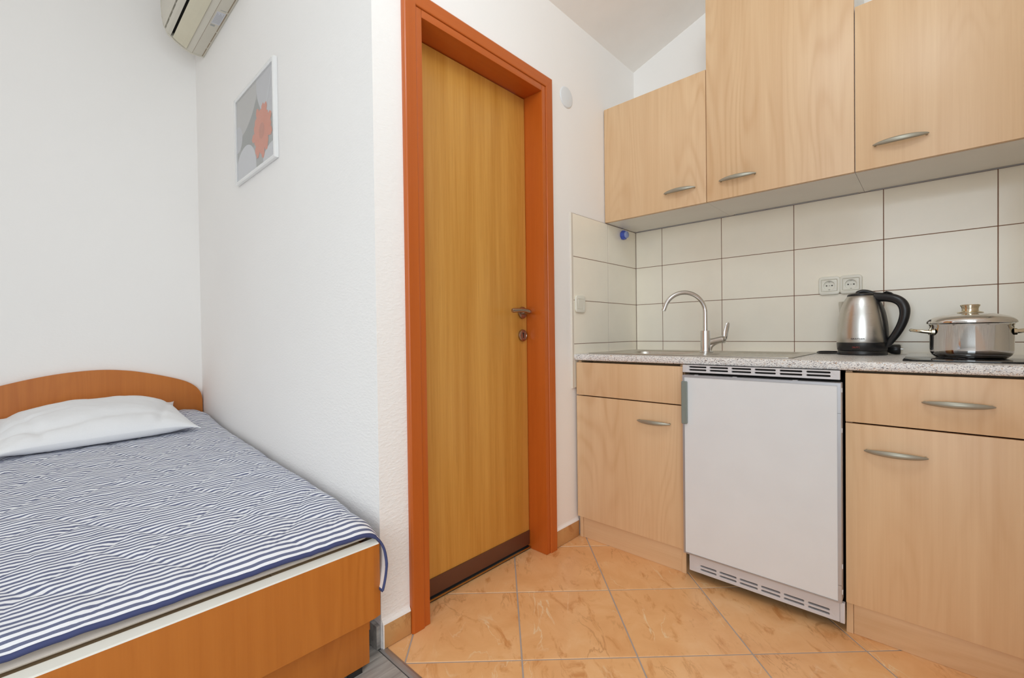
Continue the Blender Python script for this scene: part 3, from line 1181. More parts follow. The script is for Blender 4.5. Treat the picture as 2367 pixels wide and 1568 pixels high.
lv = [(hub + ax * 0.011 + Vector((0, 0, -0.016)), (0.006, 0.007)), (hub + ax * 0.017 + Vector((0, 0, 0.002)), (0.008, 0.011)), (hub + ax * 0.022 + Vector((0, 0, 0.028)), (0.0045, 0.0118)), (hub + ax * 0.028 + Vector((0, 0, 0.052)), (0.0036, 0.0108)), (hub + ax * 0.032 + Vector((0, 0, 0.064)), (0.003, 0.0085)), (hub + ax * 0.0335 + Vector((0, 0, 0.0685)), (0.002, 0.004))]
add_tube(bm, [a for a, b in lv], [b for a, b in lv], 16, 0, VR)
tag(from_bm('lever', bm, 'chrome', fa, auto=60), 'flat chrome lever')

# ------------------------------------------------------------------ hob
hb = empty('hob', (0.08, 2.05, ZT), 'black glass hob set on the worktop under the steel pot', 'hob')
bm = bmesh.new()
add_box(bm, -0.066, 0.226, 1.8, 2.29, ZT + 0.0003, ZT + 0.005, 0.0012, 2)
from_bm('glass_plate', bm, 'black_glass', hb, auto=40)
for nm, cy in (('cooking_zone', 1.965), ('cooking_zone', 2.18)):
    bm = bmesh.new()
    for r in (0.094, 0.072):
        A = [bm.verts.new((0.08 + r * math.cos(2 * PI * k / 48), cy + r * math.sin(2 * PI * k / 48), ZT + 0.0052)) for k in range(48)]
        B = [bm.verts.new((0.08 + (r - .0012) * math.cos(2 * PI * k / 48), cy + (r - .0012) * math.sin(2 * PI * k / 48), ZT + 0.0052)) for k in range(48)]
        for k in range(48):
            bm.faces.new([A[k], A[(k + 1) % 48], B[(k + 1) % 48], B[k]])
    from_bm(nm, bm, 'grey_plastic', hb)

# ------------------------------------------------------------------ pot
px, py, pz = 0.085, 1.97, ZT + 0.0053
pot = empty('cooking_pot', (px, py, pz), 'polished steel pot with gilded handles standing on the black hob', 'pot')
bm = bmesh.new()
add_lathe(bm, [(0, 0.0), (0.074, 0.0), (0.0775, 0.001), (0.082, 0.0055), (0.087, 0.0105), (0.0905, 0.018), (0.0918, 0.028), (0.0922, 0.1), (0.0945, 0.1035), (0.0948, 0.1048), (0.0912, 0.1045), (0.0905, 0.10), (0.0900, 0.03), (0.085, 0.016), (0, 0.012)], (px, py, pz), 'z', 72)
from_bm('body', bm, 'polished', pot, auto=50)
bm = bmesh.new()
add_lathe(bm, [(0, 0.106), (0.0935, 0.106), (0.0975, 0.1065), (0.0995, 0.109), (0.0985, 0.114), (0.0935, 0.1205), (0.083, 0.127), (0.067, 0.1325), (0.048, 0.1362), (0.03, 0.138), (0, 0.1385)], (px, py, pz), 'z', 72)
lid = from_bm('lid', bm, 'polished', pot, auto=50)
bm = bmesh.new()
add_lathe(bm, [(0, 0.1387), (0.029, 0.1387), (0.0298, 0.1398), (0.029, 0.1412), (0.0225, 0.143), (0.019, 0.1445), (0.0183, 0.150), (0.0195, 0.156), (0.0222, 0.161), (0.0225, 0.163), (0.021, 0.1645), (0.014, 0.1635), (0, 0.163)], (px, py, pz), 'z', 48)
tag(from_bm('lid_knob', bm, 'gold', lid, auto=50), 'gilded knob')
hd = Vector((0.995, 0.10, 0)).normalized()
for s in (-1, 1):
    side = Vector((-hd.y, hd.x, 0))
    a = hd * s
    c = Vector((px, py, pz + 0.081))
    hp = [(c + a * 0.0885 + side * 0.036, 0.006), (c + a * 0.100 + side * 0.036 + Vector((0, 0, 0.001)), 0.0052), (c + a * 0.122 + side * 0.032 + Vector((0, 0, 0.0045)), 0.0048), (c + a * 0.134 + side * 0.016 + Vector((0, 0, 0.0065)), 0.0046), (c + a * 0.1365 + Vector((0, 0, 0.007)), 0.0046)]
    full = hp + [(q - side * 2 * ((q - c).dot(side)), r) for q, r in reversed(hp[:-1])]
    s2 = smooth_path([tuple(q) + (r,) for q, r in full], 6)
    bm = bmesh.new()
    add_tube(bm, [q[:3] for q in s2], [q[3] for q in s2], 14)
    for sg in (-1, 1):
        q = c + a * 0.0895 + side * 0.036 * sg
        add_tube(bm, [q - a * 0.006, q + a * 0.001, q + a * 0.002], [0.010, 0.0095, 0.007], 18)
    tag(from_bm('side_handle', bm, 'gold', pot, auto=50), 'gilded loop handle')

# ------------------------------------------------------------------ kettle
kx, ky, kz = -0.199, 2.19, ZT
kr = Vector((0.996, 0.0905, 0))
kn = Vector((0.0905, -0.996, 0))     # towards the room
KR0, KN0 = kr, kn
kb = empty('kettle_base', (kx, ky, kz), 'round black power base under the electric kettle, with its coiled cable and plug', 'kettle base')
bm = bmesh.new()
add_lathe(bm, [(0, 0.0003), (0.0765, 0.0003), (0.0775, 0.003), (0.0772, 0.012), (0.0755, 0.0155), (0, 0.0165)], (kx, ky, kz), 'z', 56)
from_bm('plate', bm, 'black_plastic', kb, auto=50)


def kp(u, h, n=0.0):
    return Vector((kx, ky, kz + h)) + kr * u + kn * n


bm = bmesh.new()
cp = [kp(-0.066, 0.006, 0.03), kp(-0.085, 0.0055, 0.028), kp(-0.11, 0.0048, 0.02), kp(-0.133, 0.0045, 0.004), kp(-0.143, 0.0055, -0.018), kp(-0.137, 0.008, -0.036), kp(-0.115, 0.0085, -0.048), kp(-0.09, 0.0075, -0.065), kp(-0.04, 0.006, -0.085), kp(0.02, 0.006, -0.088), kp(0.06, 0.008, -0.075), kp(0.078, 0.014, -0.06)]
cp = smooth_path([tuple(q) for q in cp], 6)
add_tube(bm, cp, 0.0034, 10)
from_bm('cable', bm, 'black_plastic', kb, auto=60)
bm = bmesh.new()
pc = kp(0.096, 0.0195, -0.062)
add_lathe(bm, [(0, -0.022), (0.008, -0.022), (0.012, -0.016), (0.0175, -0.006), (0.019, 0.004), (0.019, 0.018), (0.016, 0.021), (0, 0.021)], tuple(pc + Vector((0, 0, 0.0))), 'x', 24)
for s in (-1, 1):
    add_tube(bm, [pc + Vector((0.02, 0.008 * s, 0.002)), pc + Vector((0.029, 0.008 * s, 0.002))], 0.0022, 10, 1)
from_bm('plug', bm, ('black_plastic', 'chrome'), kb, auto=50)

ke = empty('electric_kettle', (kx, ky, kz + 0.0168), 'brushed steel electric kettle with a black handle, below the sockets', 'kettle')
bm = bmesh.new()
prof = [(0.0745, 0.0505), (0.0775, 0.0505), (0.0793, 0.047), (0.0798, 0.052), (0.0792, 0.075), (0.078, 0.10), (0.0755, 0.128), (0.071, 0.156), (0.0648, 0.182), (0.0575, 0.203), (0.0505, 0.217), (0.0455, 0.2255), (0.0435, 0.2270), (0.0, 0.2270)]
prof = [(r, h) for r, h in prof if h >= 0.047]
add_lathe(bm, [(0, 0.048), (0.0785, 0.048)] + prof[3:], (kx, ky, kz), 'z', 72)
tag(from_bm('body', bm, 'steel', ke, auto=50), 'brushed steel body')
bm = bmesh.new()
add_lathe(bm, [(0, 0.0172), (0.0755, 0.0172), (0.0775, 0.020), (0.0792, 0.042), (0.0793, 0.0475), (0.0775, 0.0478), (0, 0.0478)], (kx, ky, kz), 'z', 72)
band = from_bm('base_band', bm, 'black_plastic', ke, auto=50)
bm = bmesh.new()
add_lathe(bm, [(0, 0.2272), (0.0455, 0.2272), (0.0452, 0.2305), (0.041, 0.2345), (0.033, 0.2365), (0, 0.2375)], (kx, ky, kz), 'z', 48)
lidp = [kp(-0.0135, 0.2335), kp(-0.0105, 0.2400), kp(0.001, 0.2440), kp(0.015, 0.2425), kp(0.028, 0.2375), kp(0.040, 0.2320)]
s2 = smooth_path([tuple(q) for q in lidp], 5)
add_tube(bm, s2, [(0.017, 0.0078)] * len(s2), 18)
from_bm('lid', bm, 'black_plastic', ke, auto=55)
# handle side of the kettle is turned a little towards the room
kr = (KR0 * math.cos(R(20)) + KN0 * math.sin(R(20))).normalized()
kn = (KN0 * math.cos(R(20)) - KR0 * math.sin(R(20))).normalized()
# spout: V shaped beak
bm = bmesh.new()
levels = [(0.1575, 0.0, 0.002), (0.17, 0.006, 0.008), (0.185, 0.0125, 0.013), (0.2, 0.020, 0.018), (0.2085, 0.0235, 0.021)]


def body_r(h):
    for (r0, h0), (r1, h1) in zip(prof[3:-1], prof[4:]):
        if h0 <= h <= h1:
            return r0 + (r1 - r0) * (h - h0) / (h1 - h0 + 1e-9)
    return 0.045


rows = []
for h, out, w in levels:
    rb = body_r(h) - 0.004
    tipx = -(rb + 0.004 + out * 0.5 + 0.0025)
    rows.append([bm.verts.new(kp(-rb * math.cos(w / rb), h, w)), bm.verts.new(kp(tipx * 0.5 - rb * 0.5, h, w * 0.72)), bm.verts.new(kp(tipx - out * 0.35, h, 0)), bm.verts.new(kp(tipx * 0.5 - rb * 0.5, h, -w * 0.72)), bm.verts.new(kp(-rb * math.cos(w / rb), h, -w))])
for a, b in zip(rows[:-1], rows[1:]):
    for i in range(4):
        bm.faces.new([a[i], a[i + 1], b[i + 1], b[i]])
bm.faces.new(rows[-1])
o = from_bm('spout', bm, 'steel', ke)
# handle: one thick C shaped grip plus the strip down the body
bm = bmesh.new()
hp = [(0.036, 0.2215, 0.016), (0.058, 0.2185, 0.0155), (0.082, 0.2150, 0.0150), (0.104, 0.2080, 0.0150), (0.122, 0.193, 0.0150), (0.1305, 0.1705, 0.0148), (0.1295, 0.142, 0.0138), (0.121, 0.112, 0.0130), (0.107, 0.082, 0.0122), (0.092, 0.058, 0.0112), (0.0825, 0.0435, 0.0100), (0.0765, 0.0345, 0.0080)]
s2 = smooth_path(hp, 6)
add_tube(bm, [kp(a, b) for a, b, r in s2], [(r * 1.08, r) for a, b, r in s2], 20, 0, kn)
st = [(0.040, 0.2215), (0.0495, 0.2035), (0.0585, 0.1835), (0.0655, 0.1585), (0.0705, 0.1285), (0.0735, 0.1), (0.0745, 0.07), (0.0755, 0.047)]
s3 = smooth_path(st, 5)
add_tube(bm, [kp(a * 1.03, b) for a, b in s3], [(0.0205, 0.0058)] * len(s3), 20, 0, kr)
# thumb switch and finger bump
tp = [kp(0.068, 0.2325), kp(0.078, 0.2362), kp(0.09, 0.231), kp(0.103, 0.2215)]
add_tube(bm, [tuple(q) for q in tp], [(0.0015, 0.006), (0.0035, 0.008), (0.0035, 0.008), (0.0015, 0.006)], 12, 0, kn)
from_bm('handle', bm, 'black_plastic', ke, auto=55)


kr, kn = KR0, KN0


def text_on_kettle(s, size, uc, h, mat, parent, name, xs=1.0):
    cu = bpy.data.curves.new('t', 'FONT')
    cu.body = s
    cu.size = size
    cu.align_x = 'CENTER'
    cu.extrude = 0.0
    cu.offset = 0.0002
    o = bpy.data.objects.new('t', cu)
    col.objects.link(o)
    dg = bpy.context.evaluated_depsgraph_get()
    me = bpy.data.meshes.new_from_object(o.evaluated_get(dg))
    bpy.data.objects.remove(o)
    bpy.data.curves.remove(cu)
    me.materials.clear()
    bm = bmesh.new()
    bm.from_mesh(me)
    bpy.data.meshes.remove(me)
    bmesh.ops.remove_doubles(bm, verts=bm.verts[:], dist=1e-6)
    r0 = 0.0801
    a0 = math.asin(uc / r0)
    for v in bm.verts:
        a = a0 + v.co.x * xs / r0
        hh = h + v.co.y
        r = (body_r(hh) if hh > 0.05 else 0.0793) + 0.00035
        v.co = kp(r * math.sin(a), hh, r * math.cos(a))
    return from_bm(name, bm, mat, parent)


tag(text_on_kettle('GRATHER', 0.0075, -0.0125, 0.0598, 'ink', ke, 'lettering', 1.3), 'dark maker lettering')
bm = bmesh.new()
for k, (w0, w1, h0, h1) in enumerate([(-0.029, -0.0262, 0.0275, 0.0292), (-0.029, -0.0262, 0.0318, 0.0332), (-0.0252, -0.0236, 0.0275, 0.0332), (-0.0224, -0.0192, 0.0275, 0.0292), (-0.0224, -0.0208, 0.0275, 0.0332), (-0.0178, -0.0148, 0.0316, 0.0332), (-0.0178, -0.0164, 0.0275, 0.0332), (-0.0134, -0.0106, 0.0316, 0.0332), (-0.0134, -0.012, 0.0275, 0.0332), (-0.0092, -0.0066, 0.0275, 0.029), (-0.0092, -0.0066, 0.0318, 0.0332)]):
    q = []
    for (u, h) in ((w0, h0), (w1, h0), (w1, h1), (w0, h1)):
        r = 0.0783 + (h - 0.02) * 0.05 + 0.0007
        a = math.asin(u / r)
        q.append(bm.verts.new(kp(r * math.sin(a), h, r * math.cos(a))))
    bm.faces.new(q)
from_bm('red_print', bm, 'red_ink', band)

# ------------------------------------------------------------------ sockets
ds = empty('double_socket', (-0.2825, K, 1.103), 'ivory double power socket on the cream tiles above the kettle', 'socket')
o1 = rrect(-0.3575, -0.2815, 1.1035, 1.1815, 0.014)
o2 = rrect(-0.2835, -0.2075, 1.1035, 1.1815, 0.014)
for k, xc in enumerate((-0.3195, -0.2455)):
    o = plate('frame', [rrect(xc - 0.0378, xc + 0.0378, 1.1032, 1.1812, 0.014), rrect(xc - 0.0275, xc + 0.0275, 1.1185, 1.1665, 0.003, 3)], 'y', K - 0.0095, K - 0.0003, 'ivory', ds, 0.0035)
    s = plate('insert', [rrect(xc - 0.0273, xc + 0.0273, 1.1187, 1.1663, 0.003, 3), circle(xc, 1.1425, 0.0195)], 'y', K - 0.0085, K - 0.0003, 'ivory', ds, 0.0008)
    bm = bmesh.new()
    add_lathe(bm, [(0.0197, -0.0075), (0.0193, -0.0012), (0, -0.0012)], (xc, K, 1.1425), 'y', 32, 0, False)
    for sx in (-1, 1):
        add_lathe(bm, [(0, -0.0014), (0.0027, -0.0014), (0.0027, -0.0022), (0, -0.0022)], (xc + sx * 0.0095, K, 1.1425), 'y', 14, 1)
        add_box(bm, xc - 0.003, xc + 0.003, K - 0.006, K - 0.0013, 1.1425 + sx * 0.0172 - 0.0016, 1.1425 + sx * 0.0172 + 0.0016, 0, 2, 2)
    add_lathe(bm, [(0, -0.0013), (0.002, -0.0013), (0.002, -0.0028), (0, -0.0028)], (xc, K, 1.1425), 'y', 12, 2)
    from_bm('well', bm, ('ivory', 'socket_dark', 'nickel'), s, auto=50)

# light switch
sw = empty('light_switch', (DT, 1.763, 1.05), 'ivory rocker light switch on the tiles beside the door frame', 'switch')
plate('frame', [rrect(1.7245, 1.803, 1.05, 1.1305, 0.016), rrect(1.7398, 1.7867, 1.0668, 1.1132, 0.003, 3)], 'x', DT + 0.0003, DT + 0.0095, 'ivory', sw, 0.0035)
bm = bmesh.new()
add_prism(bm, [(DT + 0.0005, 1.0672), (DT + 0.0085, 1.0672), (DT + 0.0105, 1.09), (DT + 0.0125, 1.1128), (DT + 0.0005, 1.1128)], 'y', 1.7402, 1.7863)
from_bm('rocker', bm, 'ivory', sw)

# round blank cover on the wall
bm = bmesh.new()
add_lathe(bm, [(0, 0.0003), (0.047, 0.0003), (0.0475, 0.0012), (0.046, 0.0035), (0.042, 0.0048), (0, 0.0052)], (D, 1.686, 2.034), 'x', 48)
tag(from_bm('wall_cover', bm, 'white_enamel', None, auto=50), 'round white blank cover plate high on the wall right of the door', 'cover')

# blue knob under the wall unit
bn = empty('pipe_cap', (DT, 2.176, 1.476), 'small blue plastic cap on the tiles under the left wall unit', 'cap')
bm = bmesh.new()
add_lathe(bm, [(0, 0.0003), (0.0235, 0.0003), (0.0255, 0.005), (0.0245, 0.018), (0.021, 0.022), (0, 0.022)], (DT, 2.172, 1.476), 'x', 8, ang0=R(22))
from_bm('body', bm, 'blue', bn)
bm = bmesh.new()
add_lathe(bm, [(0, 0.0222), (0.018, 0.0222), (0.018, 0.030), (0.0155, 0.0325), (0, 0.0325)], (DT, 2.172, 1.476), 'x', 24)
tag(from_bm('front_cap', bm, 'blue_cap', bn, auto=50), 'paler blue front')

# ------------------------------------------------------------------ framed picture
FXa, FXb, FZa, FZb = -2.496, -1.972, 1.697, 2.113
YP1 = P - 0.0006
YP0 = P - 0.019
pf = empty('framed_picture', ((FXa + FXb) / 2, YP1, FZa), 'silver framed print of an orange flower among grey pebbles, on the wall by the bed', 'picture')
bw = 0.015


def frame_bar(pts4):
    """bar with mitred ends: outer a,b and inner c,d corners (x,z)."""
    (a, b, c, d) = pts4
    bm = bmesh.new()
    A = [bm.verts.new((q[0], YP1, q[1])) for q in pts4]
    rings = [A]
    for k in range(9):
        f = k / 8
        ring = []
        lift = YP0 + 0.005 - 0.005 * math.sin(PI * f)
        ring = [bm.verts.new((a[0] + (d[0] - a[0]) * f, lift, a[1] + (d[1] - a[1]) * f)), bm.verts.new((b[0] + (c[0] - b[0]) * f, lift, b[1] + (c[1] - b[1]) * f))]
        rings.append(ring)
    bot = [(A[0], A[1])] + [tuple(r) for r in rings[1:]] + [(A[3], A[2])]
    for (p, q), (r_a, r_b) in zip(bot[:-1], bot[1:]):
        bm.faces.new([p, q, r_b, r_a])
    bm.faces.new([x[0] for x in bot])
    bm.faces.new([x[1] for x in bot])
    bm.faces.new(A)
    return from_bm('frame_bar', bm, 'frame_silver', pf, auto=40)



oa, ob, oc, od = (FXa, FZa), (FXb, FZa), (FXb, FZb), (FXa, FZb)
ia, ib, ic, id_ = (FXa + bw, FZa + bw), (FXb - bw, FZa + bw), (FXb - bw, FZb - bw), (FXa + bw, FZb - bw)
frame_bar((oa, ob, ib, ia))
frame_bar((ob, oc, ic, ib))
frame_bar((oc, od, id_, ic))
frame_bar((od, oa, ia, id_))
YPR = P - 0.0085
iw, ih = FXb - FXa - 2 * bw, FZb - FZa - 2 * bw
bm = bmesh.new()
mats = ('art_grey', 'art_dark', 'art_light', 'art_pale', 'art_white', 'petal', 'petal_dark')


def art(poly, layer, mi):
    poly = clip(poly, 0, 1, 0, 1)
    if len(poly) < 3:
        return
    f = bm.faces.new([bm.verts.new((FXa + bw + u * iw, YPR - 0.00012 * layer, FZa + bw + v * ih)) for u, v in poly])
    f.material_index = mi


def ell(cx, cy, a, b, rot=0, n=40):
    c, s = math.cos(R(rot)), math.sin(R(rot))
    return [(cx + a * math.cos(2 * PI * k / n) * c - b * math.sin(2 * PI * k / n) * s, cy + a * math.cos(2 * PI * k / n) * s + b * math.sin(2 * PI * k / n) * c) for k in range(n)]


art([(0, 0), (1, 0), (1, 1), (0, 1)], 0, 0)
art(ell(0.42, 0.52, 0.34, 0.24, 30), 1, 1)
art(ell(0.16, 0.84, 0.46, 0.30, 25), 2, 3)
art(ell(0.92, 0.88, 0.34, 0.42, 20), 3, 2)
art(ell(0.02, 0.52, 0.14, 0.16, 0), 4, 2)
art(ell(0.24, 0.04, 0.30, 0.33, -8), 5, 4)
art(ell(0.98, 0.02, 0.27, 0.15, 0), 6, 4)
art([(0.80, 0.62), (0.83, 0.62), (0.97, 0.95), (0.95, 0.96)], 7, 4)
fc = (0.695, 0.375)
for k in range(18):
    a = 2 * PI * k / 18 + 0.1 * math.sin(k * 3.1)
    L = 0.232 + 0.03 * math.sin(k * 2.3)
    w = 0.043
    d = (math.cos(a), math.sin(a) * 1.28)
    nrm = (-math.sin(a), math.cos(a) * 1.28)
    art([(fc[0] + d[0] * L * t + nrm[0] * w * q, fc[1] + d[1] * L * t + nrm[1] * w * q) for t, q in ((0.05, -0.5), (0.6, -1.0), (0.9, -0.8), (1.0, 0.0), (0.9, 0.8), (0.6, 1.0), (0.05, 0.5))], 8 + k % 5, 5)
art(ell(fc[0], fc[1], 0.07, 0.09), 14, 6)
from_bm('print', bm, mats, pf)
box('glass_pane', FXa + bw - 0.001, FXb - bw + 0.001, P - 0.0135, P - 0.0115, FZa + bw - 0.001, FZb - bw + 0.001, 'glass', pf)
box('backing', FXa + bw - 0.001, FXb - bw + 0.001, P - 0.0083, P - 0.002, FZa + bw - 0.001, FZb - bw + 0.001, 'carcass', pf)

# ------------------------------------------------------------------ air conditioner
AX0, AX1 = -3.095, -2.28
ac = empty('air_conditioner', ((AX0 + AX1) / 2, P, 2.588), 'ivory wall mounted air conditioner above the bed in the corner', 'air conditioner')
prof = [(P - 0.001, 2.588), (0.662, 2.582), (0.628, 2.588), (0.596, 2.598), (0.566, 2.612), (0.548, 2.625)]
body = [(P - 0.001, 2.588), (0.648, 2.583), (0.622, 2.592), (0.600, 2.604), (0.578, 2.618), (0.5665, 2.628), (0.575, 2.645), (0.60, 2.66), (0.60, 2.84), (P - 0.001, 2.84)]
bm = bmesh.new()
add_prism(bm, body, 'x', AX0 + 0.012, AX1 - 0.012)
from_bm('housing', bm, 'ac', ac)
# rounded end cheeks, a little proud of the housing
cheek = [(P - 0.001, 2.586), (0.648, 2.580), (0.612, 2.590), (0.572, 2.612), (0.535, 2.642), (0.518, 2.680), (0.511, 2.73), (0.508, 2.79), (0.51, 2.845), (0.52, 2.853), (P - 0.001, 2.853)]
for a, b in ((AX0, AX0 + 0.012), (AX1 - 0.012, AX1)):
    bm = bmesh.new()
    add_prism(bm, cheek, 'x', a, b)
    bmesh.ops.recalc_face_normals(bm, faces=bm.faces[:])
    from_bm('end_cheek', bm, 'ac', ac)
# front panel with the intake slot
bm = bmesh.new()
add_prism(bm, [(0.549, 2.636), (0.536, 2.644), (0.526, 2.659), (0.5325, 2.662), (0.545, 2.652)], 'x', AX0 + 0.0125, AX1 - 0.0125)
add_prism(bm, [(0.5225, 2.669), (0.515, 2.70), (0.511, 2.75), (0.510, 2.845), (0.53, 2.845), (0.53, 2.70), (0.532, 2.672)], 'x', AX0 + 0.0125, AX1 - 0.0125)
from_bm('front_panel', bm, 'ac', ac)
bm = bmesh.new()
add_prism(bm, [(0.548, 2.655), (0.538, 2.663), (0.538, 2.84), (0.59, 2.84), (0.59, 2.655)], 'x', AX0 + 0.0125, AX1 - 0.0125)
tag(from_bm('inner_shell', bm, 'dark', ac), 'dark inside of the slots')
x = AX0 + 0.05
while x < AX1 - 0.03:
    box('slot_rib', x, x + 0.003, 0.5255, 0.540, 2.657, 2.674, 'ac', ac)
    x += 0.075
bm = bmesh.new()
add_prism(bm, [(0.6195, 2.5915), (0.598, 2.6035), (0.577, 2.6165), (0.5605, 2.6275), (0.556, 2.6235), (0.575, 2.609), (0.598, 2.5965), (0.6175, 2.5885)], 'x', AX0 + 0.0265, AX1 - 0.0265)
tag(from_bm('louver_flap', bm, 'ac_flap', ac), 'cream air outlet flap')
box('joint_line', AX0 + 0.013, AX1 - 0.013, 0.6468, 0.6476, 2.5822, 2.5836, 'seam', ac)
bm = bmesh.new()
x = AX0 + 0.01
for w in (0.11, 0.07, 0.12, 0.2, 0.2):
    add_box(bm, x, x + w - 0.012, P - 0.0125, P - 0.0095, 2.5858, 2.5873)
    x += w
from_bm('wall_clip_slot', bm, 'seam', ac)
bm = bmesh.new()


def acb(y):
    return 2.583 + (y - 0.648) / (P - 0.001 - 0.648) * 0.005


def patch(x0, x1, y0, y1, off, mi):
    vs = [bm.verts.new((a, b, acb(b) - off)) for a, b in ((x0, y0), (x1, y0), (x1, y1), (x0, y1))]
    bm.faces.new(vs).material_index = mi


patch(-2.72, -2.60, 0.655, 0.693, 0.0003, 0)
for k in range(7):
    patch(-2.71, -2.61 - 0.01 * (k % 3), 0.659 + k * 0.0045, 0.6605 + k * 0.0045, 0.0005, 1)
patch(-2.745, -2.728, 0.656, 0.676, 0.0004, 1)
patch(-2.585, -2.58, 0.664, 0.69, 0.0004, 1)
from_bm('sticker', bm, ('sticker', 'art_grey'), ac)

# ------------------------------------------------------------------ bed
bed = empty('bed', (-2.2, 0.2, 0), 'single bed with cherry laminate foot board and arched headboard', 'bed')
# headboard
yz = [(-0.335, 0.30), (-0.335, 0.56), (-0.325, 0.605), (-0.30, 0.648), (-0.25, 0.684), (-0.17, 0.717), (-0.07, 0.746), (0.04, 0.770), (0.15, 0.784), (0.256, 0.787), (0.35, 0.777), (0.42, 0.762), (0.52, 0.733), (0.60, 0.704), (0.645, 0.679), (0.675, 0.651), (0.694, 0.618), (0.7015, 0.580), (0.7015, 0.30)]
core = smooth_path(yz[1:-1], 4)
outline = [yz[0]] + [tuple(q) for q in core] + [yz[-1]]
bm = bmesh.new()
add_prism(bm, outline, 'x', H + 0.003, H + 0.025)
hbd = from_bm('headboard', bm, 'cherry', bed, auto=30)
tag(hbd, 'arched cherry laminate headboard')
bm = bmesh.new()
rim = [(H + 0.014, a, b) for a, b in outline]
add_tube(bm, rim, [(0.0108, 0.0012)] * len(rim), 8, 0, Vector((1, 0, 0)))
for v in bm.verts:
    v.co.y = min(v.co.y, 0.7035)
bm.free()
# foot board: upper panel with chamfered right end, cream top edge, lower panel set back
FXF = -1.15
bm = bmesh.new()
add_prism(bm, [(FXF - 0.0285, -0.285), (FXF, -0.285), (FXF, 0.645), (FXF - 0.005, 0.6665), (FXF - 0.0285, 0.6665)], 'z', 0.1545, 0.362)
fb = from_bm('foot_board', bm, 'cherry', bed)
tag(fb, 'wide cherry laminate foot board')
bm = bmesh.new()
add_prism(bm, [(FXF - 0.0285, 0.3621), (FXF + 0.0003, 0.3621), (FXF + 0.0001, 0.3630), (FXF - 0.003, 0.3648), (FXF - 0.026, 0.3705), (FXF - 0.0285, 0.3695)], 'y', -0.285, 0.662)
tag(from_bm('top_edge', bm, 'cream_edge', fb), 'cream edge band')
box('lower_panel', FXF - 0.042, FXF - 0.029, -0.26, 0.6435, 0.016, 0.30, 'cherry', bed, 0.001)
for yy in (-0.22, 0.15, 0.58):
    box('foot', FXF - 0.0415, FXF - 0.028, yy, yy + 0.04, 0.0005, 0.0158, 'dark', bed)
for yy in (-0.25, 0.59):
    box('leg', H + 0.03, H + 0.08, yy, yy + 0.04, 0.0005, 0.2795, 'cherry', bed)
box('side_rail', H + 0.026, FXF - 0.043, 0.636, 0.654, 0.10, 0.345, 'cherry', bed, 0.001)
box('side_rail', H + 0.026, FXF - 0.043, -0.275, -0.257, 0.10, 0.345, 'cherry', bed, 0.001)
box('mattress_deck', H + 0.027, FXF - 0.0435, -0.2565, 0.6355, 0.28, 0.30, 'slat', bed)
k = 0
for ya, yb in ((-0.2555, 0.395), (0.397, 0.635)):
    box('deck_edge', FXF - 0.125, FXF - 0.0292, ya, yb, 0.3005, 0.3565, 'slat', bed, 0.001)


def ztop(x):
    t = (x + 1.145) / (-3.0 + 1.145)
    return 0.426 + 0.084 * t - 0.004 * math.sin(PI * min(max(t, 0), 1))


# mattress
bm = bmesh.new()
NX, NY = 40, 18
mx0, mx1, my0, my1 = H + 0.03, -1.167, -0.262, 0.660
lev = [(0.052, 0.0), (0.030, 0.3), (0.013, 0.6), (0.003, 0.85), (0.008, 1.0)]
rings = []
for ins, t in lev:
    ring = []
    for a, b in rrect(mx0 + ins, mx1 - ins, my0 + ins * 0.5, my1 - ins * 0.3, 0.028, 6):
        zt = ztop(a) - 0.0145 if a < -1.24 else 0.388
        zb_ = 0.358
        ring.append(bm.verts.new((a, b, zb_ + (zt - zb_) * t)))
    rings.append(ring)
for a, b in zip(rings[:-1], rings[1:]):
    for i in range(len(a)):
        j = (i + 1) % len(a)
        bm.faces.new([a[i], a[j], b[j], b[i]])
bm.faces.new(rings[0])
bm.faces.new(rings[-1])
tag(from_bm('mattress', bm, 'mattress', None, auto=50), 'pale mattress on the bed, seen below the striped bedspread edge', 'mattress')

# bedspread: quilted cover, lining and navy binding
bs = empty('bedspread', (-2.2, 0.2, 0.45), 'quilted navy and white striped bedspread with a navy binding', 'bedspread')
X_FOOT, X_HEAD = -1.163, H + 0.032
Y_L = -0.30
# right hand cross section as arc length: flat to 0.60 then rolls over and hangs
hang = [(0.60, 0.0), (0.628, -0.004), (0.652, -0.015), (0.670, -0.036), (0.6805, -0.064), (0.6835, -0.1), (0.6815, -0.135), (0.676, -0.165), (0.669, -0.19)]
hang = smooth_path(hang, 4)
left_h = [(-0.40, -0.14), (-0.395, -0.1), (-0.385, -0.06), (-0.36, -0.025), (-0.31, 0.0)]
ysec = [(a, b) for a, b in left_h]
y = -0.29
while y < 0.597:
    ysec.append((y, 0.0))
    y += 0.0105
ysec += [(a, b) for a, b in hang]
NXs = 190
NYs = len(ysec)


def quilt(x, y):
    """quilting seams: two families of soft waves; returns (height, stripe shift)."""
    p = 0.17
    a = (x * 0.75 + y + 0.02 * math.sin(x * 22 + y * 5)) / p
    b = (x * 0.75 - y + 0.02 * math.sin(y * 24 - x * 4)) / p
    da = abs(a - round(a)) * p
    db = abs(b - round(b)) * p
    seam = math.exp(-(da / 0.012) ** 2) + math.exp(-(db / 0.012) ** 2)
    puff = 0.0035 * (1 - min(seam, 1.0))
    wr = 0.0032 * fbm(x * 1.2, y * 3.0, 5.0, 3) + 0.0022 * fbm(x * 3, y * 1.5, 11.0, 2)
    shift = 0.0055 * fbm(x + 7, y * 1.3, 5.0, 2) + 0.0042 * fbm(x - 3, y, 21.0, 2) * (0.35 + seam)
    return puff + wr, shift


